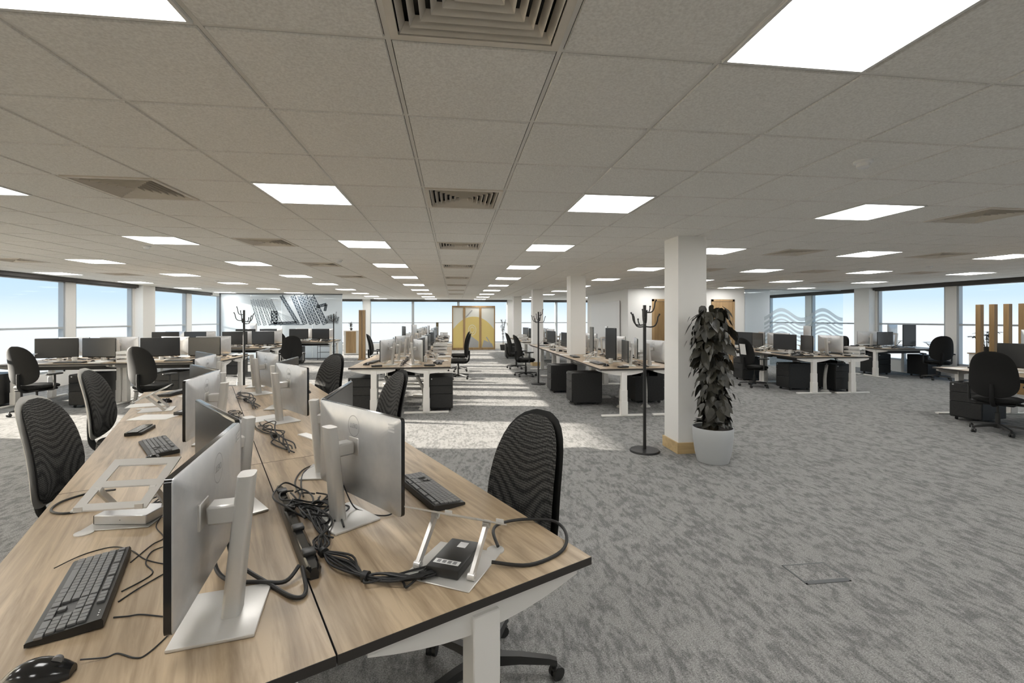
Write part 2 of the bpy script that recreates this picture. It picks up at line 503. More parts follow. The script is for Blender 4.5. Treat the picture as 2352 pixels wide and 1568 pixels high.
# unseen pale blinds added over the near left windows to spread daylight from the left
mb_ = MB().mat('added_blind_fabric')
for a_, b_ in ((YB+.05, -.53), (.17, 2.1), (2.4, 4.4), (5.1, 6.95)): mb_.box(XL+.03, XL+.032, a_, b_, .33, HEAD)
struct('added_blinds', mb_)
YC_R = [8.17+4.93*k for k in range(-3, 4)]
side_wall('wall_right', XR, -1, YC_R, 1.39)
def end_wall():
    mb = MB().mat('white_paint')
    mb.box(XL-.16, XR+.16, YE, YE+.16, 0, SILL-.02); mb.box(XL-.16, XR+.16, YE, YE+.16, HEAD, CEIL+.1)
    cols = [-9.0, -4.3, 2.89, 7.8, 12.9]
    for c in cols: mb.box(c-.17, c+.17, YE-.02, YE+.16, SILL-.02, HEAD)
    mu = [-6.6, -2.05, .22, 5.3, 10.3]
    edges = sorted([(c-.17, c+.17) for c in cols]+[(m-.03, m+.03) for m in mu])
    for m in mu: mb.mat('frame_grey').box(m-.03, m+.03, YE, YE+.1, SILL-.02, HEAD)
    for (a0, a1), (b0, b1) in zip(edges, edges[1:]):
        WN[0] += 1; window_pane(WN[0], (a1, YE+.07, 0), (b0, YE+.07, 0), (0, -1, 0), 1.335, fr=.03)
    struct('wall_back', mb)
end_wall()
struct('wall_front', MB().mat('white_paint').box(XL-.16, XR+.16, YB-.16, YB, 0, CEIL+.1))

# roller blind cassettes along the window heads (one per structural bay)
def blinds():
    places = []
    k = 0
    for yc in YC_L:
        a, b = max(yc+.30, YB+.02), min(yc+4.63, 18.35 if yc < 18 else YE-.05)
        if b-a > .5 and b > 0 and yc < 18: places.append(((XL+.02, a, XL+.13, b), 'left', yc))
    for yc in YC_R:
        a, b = max(yc+.30, YB+.02), min(yc+4.63, YE-.05)
        if b-a > .5 and b > 2: places.append(((XR-.13, a, XR-.02, b), 'right', yc))
    for a, b in ((-8.8, -4.5), (-4.1, 2.7), (3.08, 7.6), (8, 12.7)): places.append(((a, YE-.12, b, YE-.02), 'far', a))
    names = {'left': 0, 'right': 0, 'far': 0}
    ords = ['nearest', 'second', 'third', 'fourth', 'fifth', 'sixth']
    for (x0, y0, x1, y1), side, _ in places:
        i = names[side]; names[side] += 1
        root = empty('roller_blind', ((x0+x1)/2, (y0+y1)/2, HEAD))
        cx, cy = (x0+x1)/2, (y0+y1)/2
        link('blind_box', MB().mat('blind_box').box(x0-cx, x1-cx, y0-cy, y1-cy, .0, CEIL-HEAD-.002, bev=.006).mesh('blind_box'), root)
        ax = (x1-x0) > (y1-y0)
        mb = MB().mat('blind_box')
        if ax: mb.cyl((x0-cx+.03, 0, -.012), (x1-cx-.03, 0, -.012), .011, n=8)
        else: mb.cyl((0, y0-cy+.03, -.012), (0, y1-cy-.03, -.012), .011, n=8)
        link('bottom_rail', mb.mesh('bottom_rail'), root)
        w = {'left': ['nearest', 'second', 'third', 'fourth', 'fifth', 'sixth'], 'right': ['nearest', 'second', 'third', 'fourth', 'fifth', 'sixth'], 'far': ['leftmost', 'second from left', 'third from left', 'rightmost']}[side][i]
        tag(root, 'dark rolled-up window blind, %s along the %s window wall' % (w, side), 'blind', 'rolled-up roller blinds')
blinds()

# free standing pillars with oak skirting
def pillar(y, x0=2.56, x1=2.905, dy=.35):
    root = empty('pillar', ((x0+x1)/2, y+dy/2, 0)); root['kind'] = 'structure'
    hx, hy = (x1-x0)/2, dy/2
    link('shaft', MB().mat('white_paint').box(-hx, hx, -hy, hy, 0, CEIL+.006).mesh('shaft'), root)
    mb = MB().mat('oak_skirting')
    s = .018
    for a in ((-hx-s, hx+s, -hy-s, -hy), (-hx-s, hx+s, hy, hy+s), (-hx-s, -hx, -hy, hy), (hx, hx+s, -hy, hy)): mb.box(*a, 0, .125)
    link('skirting', mb.mesh('skirting'), root)
    return root
for y in (5.03, 9.97, 14.9, 19.8): pillar(y)

# core with the two oak doors
def core():
    mb = MB().mat('white_paint')
    X0, X1, Y0, Y1 = 5.55, 9.4, 14.0, 18.8
    mb.box(X0, X1, Y0, Y1, 0, CEIL+.006)
    struct('wall_core', mb)
    struct('trim_1', MB().mat('white_paint').box(X0-.1, X0, Y0, Y0+.35, 0, CEIL+.006))
    b = MB().mat('oak_skirting'); b.box(X0, 6.2, Y0-.018, Y0, 0, .12); b.box(7.25, 8.2, Y0-.018, Y0, 0, .12); b.box(9.1, X1, Y0-.018, Y0, 0, .12)
    struct('baseboard_core', b)
    for n, (dx0, dx1) in enumerate(((6.24, 7.22), (8.25, 9.05))):
        root = empty('door_%d' % (n+1), ((dx0+dx1)/2, Y0, 0)); root['kind'] = 'structure'
        w = (dx1-dx0)/2
        fm = MB().mat('oak_frame'); fm.box(-w, -w+.07, -.03, 0, 0, 2.17); fm.box(w-.07, w, -.03, 0, 0, 2.17); fm.box(-w, w, -.03, 0, 2.10, 2.17)
        link('door_frame', fm.mesh('door_frame'), root)
        link('door_leaf', MB().mat('oak_veneer' if n == 0 else 'oak_frame').box(-w+.075, w-.075, -.02, 0, .01, 2.09).mesh('door_leaf'), root)
        link('kick_plate', MB().mat('silver').box(-w+.1, w-.1, -.024, -.02, .02, .2).mesh('kick_plate'), root)
        h = MB().mat('silver').cyl((w-.16, -.07, 1.02), (w-.28, -.07, 1.02), .01, n=8); h.cyl((w-.16, -.07, 1.02), (w-.16, -.02, 1.02), .01, n=8)
        link('door_handle', h.mesh('door_handle'), root)
        if n == 0: link('door_sign', MB().mat('silver').cyl((.1, -.02, 1.75), (.1, -.026, 1.75), .04, n=16).mesh('door_sign'), root)
    # projection whiteboard on the sunlit side of the core
    wb = empty('whiteboard', (X0-.03, 16.4, .8))
    link('board', MB().mat('badge_white').box(-.02, 0, -1.5, 1.7, 0, 1.35, bev=.004).mesh('board'), wb)
    link('pen_tray', MB().mat('frame_grey').box(-.08, 0, -1.5, 1.7, -.03, 0).mesh('pen_tray'), wb)
    tag(wb, 'large white wall board on the sunlit side of the plastered core', 'whiteboard')
core()

# glazed partition right of the core, with wave film
def partition():
    Y = 14.0
    root = empty('glass_partition', (11.2, Y, 0)); root['kind'] = 'structure'
    edges = [9.42, 10.3, 11.2, 12.1, 12.97]
    for k, (a, b) in enumerate(zip(edges, edges[1:])):
        link('glass_pane', MB().mat('frosted_glass' if k == 0 else 'partition_glass').box(a-11.2+.004, b-11.2-.004, -.006, .006, .03, CEIL-.03).mesh('glass_pane'), root)
    mb = MB().mat('frame_grey'); mb.box(9.41-11.2, 12.99-11.2, -.025, .025, 0, .03); mb.box(9.41-11.2, 12.99-11.2, -.025, .025, CEIL-.03, CEIL+.005)
    link('rail', mb.mesh('rail'), root)
    mb = MB().mat('film_wave')
    def wave(base, th, amp):
        n = 60
        up, dn = [], []
        for k in range(n+1):
            x = 10.1+2.85*k/n
            z = base+amp*math.sin((x-10.42)*2*PI/1.5+PI/2-1.2)
            up.append((x-11.2, z+th)); dn.append((x-11.2, z))
        for k in range(n):
            mb.face([(up[k][0], -.008, up[k][1]), (dn[k][0], -.008, dn[k][1]), (dn[k+1][0], -.008, dn[k+1][1]), (up[k+1][0], -.008, up[k+1][1])])
    for base, th in ((1.62, .12), (1.46, .09), (1.34, .05), (1.18, .09), (1.05, .07), (.93, .05)): wave(base, th, .16)
    link('wave_film', mb.mesh('wave_film', fix=False), root)
partition()
# solid back wall of that meeting room
struct('wall_meeting', MB().mat('white_paint').box(9.4, XR, 18.6, 18.8, 0, CEIL+.006))

# frosted glass room with the crane mural, far left
def mural():
    Y = 18.6; X0, X1 = -8.75, -4.3
    root = empty('mural_partition', (X0, Y, 0)); root['kind'] = 'structure'
    W = X1-X0
    n = 4
    for k in range(n):
        a, b = W*k/n, W*(k+1)/n
        link('glass_panel', MB().mat('frosted_glass').box(a+.006, b-.006, -.008, .008, .03, CEIL-.03).mesh('glass_panel'), root)
    mb = MB().mat('frame_dark'); mb.box(0, W, -.03, .03, CEIL-.035, CEIL+.005); mb.box(0, .05, -.03, .03, 0, CEIL); mb.box(0, W, -.03, .03, 0, .03)
    link('rail', mb.mesh('rail'), root)
    # lattice cranes and masts, leaning to the left
    mb = MB()
    def strip(p, q, w):
        p, q = Vector((p[0], -.012, p[1])), Vector((q[0], -.012, q[1])); d = (q-p).normalized(); s = Vector((d.z, 0, -d.x))*w/2
        mb.face([p-s, q-s, q+s, p+s])
    rnd = random.Random(3)
    def lattice(p, q, w, m, cells, lw=.018):
        lw *= 1.25
        mb.mat(m)
        P, Q = Vector((p[0], 0, p[1])), Vector((q[0], 0, q[1])); d = (Q-P).normalized(); s = Vector((d.z, 0, -d.x))*w/2
        strip((P-s).xz, (Q-s).xz, lw*1.4); strip((P+s).xz, (Q+s).xz, lw*1.4)
        for k in range(cells):
            a = P+(Q-P)*k/cells; b = P+(Q-P)*(k+1)/cells
            sg = 1 if k % 2 else -1
            strip((a-s*sg).xz, (b+s*sg).xz, lw); strip((b-s*sg).xz, (a+s*sg).xz, lw)
            strip((b-s).xz, (b+s).xz, lw)
    top = CEIL-.08
    for k, (tx, bx_, w) in enumerate(((2.2, 2.82, .10), (2.62, 3.08, .14), (2.86, 3.32, .14), (3.06, 3.55, .15), (3.30, 3.82, .17))):
        lattice((tx, top), (bx_, 1.34), w, 'mural_ink', 9, .022)
    for k in range(5):
        lattice((1.15+.16*k, top-.15), (1.42+.2*k, 1.3), .10, 'mural_light', 8, .012)
    mb.mat('mural_light')
    for k in range(7): strip((1.9, 1.86), (2.1+.16*k, 1.38), .01)
    lattice((1.95, 1.85), (1.95, 1.35), .2, 'mural_ink', 4, .02)
    lattice((1.9, 1.35), (2.75, 1.40), .07, 'mural_ink', 6, .02)
    lattice((3.5, 2.0), (3.85, 2.1), .08, 'mural_ink', 3, .02); lattice((3.85, 2.1), (3.8, 1.85), .07, 'mural_ink', 3, .02)
    for k in range(9):
        x = 4.0-.05+k*.03
        lattice((3.85+.05*k, 1.36), (3.9+.05*k, 1.70-.02*abs(k-3)), .06, 'mural_light', 2, .010)
    mb.mat('mural_ink').face([(1.75, -.013, 1.30), (3.0, -.013, 1.30), (3.0, -.013, 1.335), (1.75, -.013, 1.335)])
    link('crane_mural', mb.mesh('crane_mural', fix=False), root)
mural()

# ------------------------------------------------------------------ ceiling fittings
ORD = ['first', 'second', 'third', 'fourth', 'fifth', 'sixth', 'seventh', 'eighth', 'ninth', 'tenth', 'eleventh', 'twelfth']
CN = {-14: 'along the left windows', -10: 'left of the nearest bench', -6: 'above the window-side chairs', -2: 'left of the central vents', 2: 'right of the central vents',
      6: 'right of the pillars', 10: 'above the right-hand benches', 14: 'far right', 18: 'along the right windows'}
def make_light():
    r = empty('ceiling_light')
    h = .289
    mb = MB().mat('light_frame')
    for a in ((-h, h, -h, -h+.013), (-h, h, h-.013, h), (-h, -h+.013, -h+.013, h-.013), (h-.013, h, -h+.013, h-.013)): mb.box(*a, 0, .012)
    link('frame', mb.mesh('frame'), r)
    link('diffuser', MB().mat('light_panel').box(-h+.013, h-.013, -h+.013, h-.013, .004, .011).mesh('diffuser'), r)
    return r
PL = Proto(make_light)
for (ci, rj), (x, y) in sorted(LIGHTS.items()):
    n = [k for k in sorted(LIGHTS) if k[0] == ci].index((ci, rj))
    PL.put((x, y, CEIL-.004), 0, 'square ceiling light, %s from the camera in the row %s' % (ORD[n], CN[ci]), 'ceiling light', 'recessed square ceiling lights')
def make_vent():
    r = empty('ceiling_vent')
    h = .289
    mb = MB().mat('vent_dark').box(-h+.004, h-.004, -h+.004, h-.004, .070, .073)
    for a in ((-h+.001, h-.001, -h+.001, -h+.004), (-h+.001, h-.001, h-.004, h-.001), (-h+.001, -h+.004, -h+.004, h-.004), (h-.004, h-.001, -h+.004, h-.004)): mb.box(*a, .0125, .07)
    link('backing', mb.mesh('backing'), r)
    mb = MB().mat('vent_metal')
    for a in ((-h, h, -h, -h+.028), (-h, h, h-.028, h), (-h, -h+.028, -h+.028, h-.028), (h-.028, h, -h+.028, h-.028)): mb.box(*a, 0, .012)
    link('frame', mb.mesh('frame'), r)
    mb = MB().mat('vent_metal')
    for k in range(7):
        o = h-.034-.036*k; i = o-.018
        zo, zi = .002, .030
        for q in range(4):
            ca, sa = math.cos(q*PI/2), math.sin(q*PI/2)
            rt = lambda x, y, z: Vector((x*ca-y*sa, x*sa+y*ca, z))
            mb.loft([[rt(-o, -o, zo), rt(-i, -i, zi), rt(-i, -i, zi+.003), rt(-o, -o, zo+.003)], [rt(o, -o, zo), rt(i, -i, zi), rt(i, -i, zi+.003), rt(o, -o, zo+.003)]], smooth=False)
    link('louvre', mb.mesh('louvre'), r)
    return r
PV = Proto(make_vent)
VN = {0: 'above the central aisle', -4: 'left of the central row', -12: 'near the left windows', 8: 'right of the pillars', 12: 'over the right side', 16: 'near the right windows'}
for (ci, rj), (x, y) in sorted(VENTS.items()):
    n = [k for k in sorted(VENTS) if k[0] == ci].index((ci, rj))
    PV.put((x, y, CEIL-.004), 0, 'square louvred air vent, %s from the camera in the row %s' % (ORD[n], VN[ci]), 'air vent', 'square louvred ceiling vents')
def make_detector():
    r = empty('smoke_detector')
    link('base_plate', MB().mat('badge_white').lathe([(.05, 0), (.05, -.012), (.042, -.018)]).mesh('base_plate'), r)
    link('sensor_head', MB().mat('badge_white').lathe([(.036, -.018), (.034, -.036), (.024, -.044)]).mesh('sensor_head'), r)
    return r
PD = Proto(make_detector)
for (x, y), lb in (((2.45, 2.5), 'nearest, right of the near light'), ((-1.85, 7.8), 'left of the second central vent'), ((-4.0, 6.6), 'above the left window chairs'), ((-5.9, 12.4), 'far left over the middle left bench'), ((8.6, 7.4), 'over the right-hand aisle'), ((3.4, 13.1), 'beyond the second pillar')):
    PD.put((x, y, CEIL), 0, 'small white round smoke detector, '+lb, 'smoke detector', 'ceiling smoke detectors')

# ------------------------------------------------------------------ office things
DZ = .76; DL, DD, DT = 1.735, .815, .026
def make_desk(short=False, notch=None):
    """desk in its own frame: x along the length 0..DL, y 0 (centre line) .. DD (user side), top at DZ"""
    r = empty('bench_desk')
    mb = MB().mat('edge_band')
    g = .0015
    if notch:
        x0, x1, y1 = notch
        pts = [(g, .002), (x0, .002), (x0, y1), (x1, y1), (x1, .002), (DL-g, .002), (DL-g, DD), (g, DD)]
        mb.prism(pts, lambda u, v, t: (u, v, t), DZ-DT, DZ)
    else:
        mb.box(g, DL-g, .0015, DD, DZ-DT, DZ, bev=.001)
    mb.mat('oak_top')
    oi = mb.cur
    me_top = mb
    for f in mb.bm.faces:
        f.normal_update()
        if abs(f.normal.z) > .9 and f.calc_center_median().z > DZ-.002: f.material_index = oi
    link('tabletop', mb.mesh('tabletop'), r)
    for x in (.05, DL-.05):
        mb = MB().mat('white_metal')
        # curved bracket under the end of the top
        pts = []
        n = 10
        for k in range(n+1):
            v = .08+(DD-.12)*k/n
            pts.append((v, -.078*math.sin(PI*(.08+.84*k/n))**.9-.008))
        out = [(.08, 0)]+pts+[(DD-.04, 0)]
        mb.prism(out, lambda u, v, t: (x+t, u, DZ-DT+v), -.02, .02)
        c = .42
        mb.box(x-.035, x+.035, c-.045, c+.045, .30, DZ-DT-.03, bev=.004)
        mb.box(x-.040, x+.040, c-.050, c+.050, .12, .42, bev=.004)
        mb.box(x-.045, x+.045, c-.055, c+.055, .02, .24, bev=.004)
        link('leg', mb.mesh('leg'), r)
        mb = MB().mat('white_metal').box(x-.035, x+.035, .06, DD-.03, 0, .028, bev=.008, seg=2)
        link('foot', mb.mesh('foot'), r)
    mb = MB().mat('white_metal'); mb.box(.08, DL-.08, .38, .42, DZ-DT-.05, DZ-DT-.012)
    link('crossbeam', mb.mesh('crossbeam'), r)
    mb = MB().mat('black_metal'); mb.box(.2, DL-.2, .06, .22, DZ-.16, DZ-.15); mb.box(.2, DL-.2, .06, .065, DZ-.15, DZ-.09); mb.box(.2, DL-.2, .215, .22, DZ-.15, DZ-.09)
    for xx in (.25, DL-.25): mb.box(xx-.01, xx+.01, .06, .065, DZ-.1, DZ-DT); mb.box(xx-.01, xx+.01, .215, .22, DZ-.1, DZ-DT)
    link('cable_tray', mb.mesh('cable_tray'), r)
    return r
PDesk = Proto(make_desk)

def text_mesh(body, size, name='t'):
    cu = bpy.data.curves.new(name, 'FONT'); cu.body = body; cu.size = size; cu.align_x = 'CENTER'; cu.align_y = 'CENTER'; cu.extrude = .0003
    o = bpy.data.objects.new(name, cu); COL.objects.link(o)
    bpy.context.view_layer.update()
    me = bpy.data.meshes.new_from_object(o.evaluated_get(bpy.context.evaluated_depsgraph_get()))
    bpy.data.objects.remove(o); bpy.data.curves.remove(cu)
    return me
LOGO_TXT = text_mesh('DELL', .026)

def make_monitor(portrait=False, detail=True, xo=0.0):
    """origin on the desk at the foot of the column; the screen looks to +y"""
    r = empty('monitor')
    W, H = (.61, .358) if not portrait else (.34, .58)
    zc = .25 if not portrait else .33
    yc = .085
    mb = MB().mat('silver_stand'); mb.box(xo-.12, xo+.12, -.075, .115, 0, .009, bev=.003, seg=2)
    link('base', mb.mesh('base'), r)
    mb = MB().mat('silver_stand')
    lean = -.035
    ring = lambda z, y, w, d: [Vector((xo+math.copysign(abs(math.cos(a))**.5, math.cos(a))*w/2, y+math.copysign(abs(math.sin(a))**.5, math.sin(a))*d/2, z)) for a in [2*PI*k/20 for k in range(20)]]
    mb.loft([ring(.008, .0, .070, .046), ring(.2, lean*.5, .068, .044), ring(.375, lean, .066, .042)])
    link('column', mb.mesh('column'), r)
    mb = MB().mat('silver_stand'); mb.box(xo-.03, xo+.03, lean*.8, yc-.03, zc+.005, zc+.055, bev=.006)
    mb.box(xo-.036, xo+.036, yc-.020, yc-.0085, zc-.005, zc+.065, bev=.002)
    link('arm', mb.mesh('arm'), r)
    # silver housing with a softly raised middle
    mb = MB().mat('silver')
    def rr(w, h, y, rad=.012):
        pts = []
        for cx_, cz_, a0 in ((w/2-rad, h/2-rad, 0), (-w/2+rad, h/2-rad, 90), (-w/2+rad, -h/2+rad, 180), (w/2-rad, -h/2+rad, 270)):
            for k in range(4):
                a = R(a0+30*k); pts.append(Vector((cx_+rad*math.cos(a), y, zc+cz_+rad*math.sin(a))))
        return pts
    mb.loft([rr(W*.40, H*.45, yc-.018), rr(W*.50, H*.55, yc-.014, .03), rr(W-.006, H-.006, yc-.008), rr(W, H, yc-.005), rr(W, H, yc-.003)])
    link('housing', mb.mesh('housing'), r)
    mb = MB().mat('black_gloss').loft([rr(W+.001, H+.001, yc-.0031), rr(W+.001, H+.001, yc+.012), rr(W-.004, H-.004, yc+.0135)], smooth=False)
    link('bezel', mb.mesh('bezel'), r)
    link('screen', MB().mat('screen_glass').box(-W/2+.008, W/2-.008, yc+.0130, yc+.0145, zc-H/2+.016, zc+H/2-.008).mesh('screen'), r)
    if detail and not portrait:
        bm = bmesh.new(); bm.from_mesh(LOGO_TXT)
        for v in bm.verts: v.co = Vector((-v.co.x, yc-.0182-v.co.z, v.co.y+zc+.11))
        bmesh.ops.reverse_faces(bm, faces=bm.faces[:])
        mb = MB().mat('logo_grey')
        n = 32
        for k in range(n):
            a, b = 2*PI*k/n, 2*PI*(k+1)/n
            P = lambda t, q: Vector((q*math.cos(t), yc-.0185, zc+.11+q*math.sin(t)))
            mb.face([P(a, .043), P(b, .043), P(b, .0405), P(a, .0405)])
        me = bpy.data.meshes.new('x'); bm.to_mesh(me); bm.free(); mb.bm.from_mesh(me)
        for f in mb.bm.faces: f.material_index = 0
        # the raised middle carries the logo plate
        mb.mat('silver')
        link('logo', mb.mesh('logo', fix=False), r)
        mb = MB().mat('badge_white')
        for k in range(3): mb.box(.235, .275, yc-.0123, yc-.0118, zc+.125+.012*k, zc+.131+.012*k)
        link('sticker', mb.mesh('sticker'), r)
    return r
PMon = Proto(make_monitor)
PMonP = Proto(lambda: make_monitor(True))

def make_keyboard(c='black_plastic', near=True):
    r = empty('keyboard')
    W, D = .445, .145
    mb = MB().mat(c)
    prof = [(-D/2, .006), (-D/2, .014), (-D/2+.004, .017), (D/2-.03, .027), (D/2-.004, .029), (D/2, .022), (D/2, .006), (0, .002)]
    mb.prism(prof, lambda u, v, t: (t, u, v-.002), -W/2, W/2)
    link('case', mb.mesh('case'), r)
    mb = MB().mat('grey_plastic' if c == 'black_plastic' else 'tray_white')
    rows = [(.052, [.018]*1+[0]+[.018]*4+[0]+[.018]*4+[0]+[.018]*4+[0]+[.018]*3),
            (.028, [.018]*13+[.036]+[-.005]+[.018]*3+[-.005]+[.018]*4),
            (.009, [.027]+[.018]*12+[.027]+[-.005]+[.018]*3+[-.005]+[.018]*4),
            (-.010, [.032]+[.018]*11+[.041]+[-.069]+[.018]*4),
            (-.029, [.04]+[.018]*10+[.052]+[-.024]+[.018]+[-.029]+[.018]*4),
            (-.048, [.024]*3+[.115]+[.024]*4+[-.006]+[.018]*3+[-.005]+[.036]+[.018]*2)]
    kz = lambda y: .0175+(y+D/2)/D*.0125
    for y, ks in rows:
        x = -W/2+.010
        for k in ks:
            if k == 0: x += .011; continue
            if k < 0: x -= k; continue
            x1 = x+k*1.045
            mb.box(x+.0012, x1-.0012, y-.0083, y+.0083, kz(y)-.004, kz(y)+.0035, bev=.0012 if near else 0)
            x = x1
    link('keycaps', mb.mesh('keycaps'), r)
    mb = MB().mat('badge_white')
    for k in range(3): mb.box(W/2-.05+.012*k, W/2-.046+.012*k, D/2-.016, D/2-.013, .0265, .0272)
    link('indicator', mb.mesh('indicator'), r)
    return r
PKey = Proto(make_keyboard)
PKeyW = Proto(lambda: make_keyboard('tray_white', False))
def make_mouse():
    r = empty('computer_mouse')
    mb = MB().mat('black_gloss')
    rings = []
    for k in range(11):
        t = k/10; y = -.055+.11*t
        w = .031*(math.sin(PI*(.08+.84*t))**.45)*(1-.08*math.cos(2*PI*t)); h = .038*(math.sin(PI*(.06+.86*t**.9))**.7)
        rings.append([Vector((w*math.cos(a), y, max(0, .004+h*math.sin(a)) if math.sin(a) > 0 else .001)) for a in [2*PI*q/16 for q in range(16)]])
    mb.loft(rings)
    link('shell', mb.mesh('shell'), r)
    link('scroll_wheel', MB().mat('grey_plastic').cyl((-.004, .03, .033), (.004, .03, .033), .009, n=12).mesh('scroll_wheel'), r)
    return r
PMouse = Proto(make_mouse)

def backrest_surf(mb, W0, H0, z0, y0, tilt, T0, curve=.55, front=True, m=14, n=16, top=.22, off=0):
    """closed pillow shaped shell: W0 width, H0 height"""
    F, Bk = [], []
    for i in range(n+1):
        t = i/n
        tt = .5-.5*math.cos(PI*t)
        e = abs(2*tt-1)
        half = W0/2*max(0.02, (1-e**3.4))**(1/2.6)*(1-top*tt**1.6)
        z = z0+H0*tt
        yb = y0-tilt*(tt-.2)+.05*math.sin(PI*tt)*.6
        fr, bk = [], []
        for j in range(m+1):
            s = -1+2*j/m; x = s*half
            r_ = max(abs(s), e)
            th = T0*max(0, 1-r_**5)
            y = yb+curve*x*x*1.6
            fr.append(Vector((x, y+th/2+off, z))); bk.append(Vector((x, y-th/2+off, z)))
        F.append(fr); Bk.append(bk)
    ring = [f+list(reversed(b)) for f, b in zip(F, Bk)]
    mb.loft(ring)
def make_chair(arms=False, shell='shell_light', fabric='chair_mesh', fixed=False):
    r = empty('office_chair')
    mb = MB().mat(fabric)   # seat
    rings = []
    for k in range(13):
        t = k/12; y = -.22+.46*t; w = .245*max(.05, 1-abs(2*t-1)**4)**.4
        dz = -.02*max(0, (t-.75)/.25)**2
        rings.append([Vector((w*math.copysign(abs(math.cos(a))**.7, math.cos(a)), y, .455+dz+.038*math.copysign(abs(math.sin(a))**.8, math.sin(a)))) for a in [2*PI*q/20 for q in range(20)]])
    mb.loft(rings); link('seat', mb.mesh('seat'), r)
    mb = MB().mat('shell_dark').box(-.19, .19, -.17, .17, .385, .42, bev=.015, seg=2)
    link('seat_pan', mb.mesh('seat_pan'), r)
    mb = MB().mat(fabric); backrest_surf(mb, .47, .58, .52, -.235, .10, .05); link('backrest', mb.mesh('backrest'), r)
    mb = MB().mat(shell); backrest_surf(mb, .515, .62, .498, -.266, .10, .034); link('back_shell', mb.mesh('back_shell'), r)
    mb = MB().mat('shell_dark'); mb.tube([(0, -.05, .395), (0, -.20, .395), (0, -.272, .45), (0, -.290, .56), (0, -.292, .68)], .030, n=10, taper=lambda t: 1-.35*t)
    link('back_support', mb.mesh('back_support'), r)
    mb = MB().mat('black_plastic').cyl((0, 0, .09), (0, 0, .27), .028).cyl((0, 0, .27), (0, 0, .39), .016)
    link('gas_column', mb.mesh('gas_column'), r)
    bs = []
    mb = MB().mat('black_plastic').cyl((0, 0, .065), (0, 0, .12), .045, .035)
    for k in range(5):
        a = 2*PI*k/5+.3; c, s = math.cos(a), math.sin(a)
        sec = lambda q, z, w, h: [Vector((c*q-s*w, s*q+c*w, z-h)), Vector((c*q+s*w, s*q-c*w, z-h)), Vector((c*q+s*w*.7, s*q-c*w*.7, z+h)), Vector((c*q-s*w*.7, s*q+c*w*.7, z+h))]
        mb.loft([sec(.02, .10, .028, .02), sec(.15, .098, .024, .015), sec(.28, .084, .02, .011), sec(.31, .074, .018, .011)], smooth=False)
    link('star_base', mb.mesh('star_base'), r)
    cm = None
    for k in range(5):
        a = 2*PI*k/5+.3; c, s = math.cos(a), math.sin(a)
        if cm is None:
            q = MB().mat('black_plastic'); q.cyl((-.022, .012, .027), (-.006, .012, .027), .027, n=14); q.cyl((.006, .012, .027), (.022, .012, .027), .027, n=14); q.box(-.02, .02, -.012, .03, .03, .055, bev=.008); q.cyl((0, 0, .04), (0, 0, .075), .007, n=8)
            cm = q.mesh('castor')
        link('castor', cm, r, loc=(.30*c, .30*s, 0), rz=a*2.3)
    if arms:
        for sx in (-1, 1):
            mb = MB().mat('black_plastic'); mb.tube([(sx*.16, 0, .40), (sx*.27, 0, .41), (sx*.285, 0, .48), (sx*.285, 0, .64)], .017, n=8); mb.box(sx*.285-.035, sx*.285+.035, -.12, .12, .64, .67, bev=.012, seg=2)
            link('armrest', mb.mesh('armrest'), r)
    return r
PChair = Proto(make_chair)
PChairArm = Proto(lambda: make_chair(True, 'shell_dark', 'chair_black'))
PChairDark = Proto(lambda: make_chair(False, 'shell_dark', 'chair_mesh'))

def make_pedestal():
    r = empty('drawer_pedestal')   # front faces +y
    W, D, H = .40, .56, .58
    link('body', MB().mat('pedestal_black').box(-W/2, W/2, -D/2, D/2-.02, .05, H, bev=.003).mesh('body'), r)
    for z0, z1 in ((.065, .29), (.295, .43), (.435, .57)):
        d = link('drawer', MB().mat('pedestal_black').box(-W/2+.004, W/2-.004, D/2-.02, D/2, z0, z1, bev=.003).mesh('drawer'), r)
        link('handle', MB().mat('black_metal').box(-.07, .07, D/2, D/2+.008, z1-.02, z1-.012).mesh('handle'), d)
    link('lock', MB().mat('silver').cyl((W/2-.05, D/2, .545), (W/2-.05, D/2+.006, .545), .011, n=12).mesh('lock'), r)
    for x in (-1, 1):
        for y in (-1, 1):
            link('castor', MB().mat('black_plastic').cyl((x*.15-.01, y*.2, .025), (x*.15+.01, y*.2, .025), .025, n=12).box(x*.15-.012, x*.15+.012, y*.2-.012, y*.2+.012, .025, .05).mesh('castor'), r)
    return r
PPed = Proto(make_pedestal)

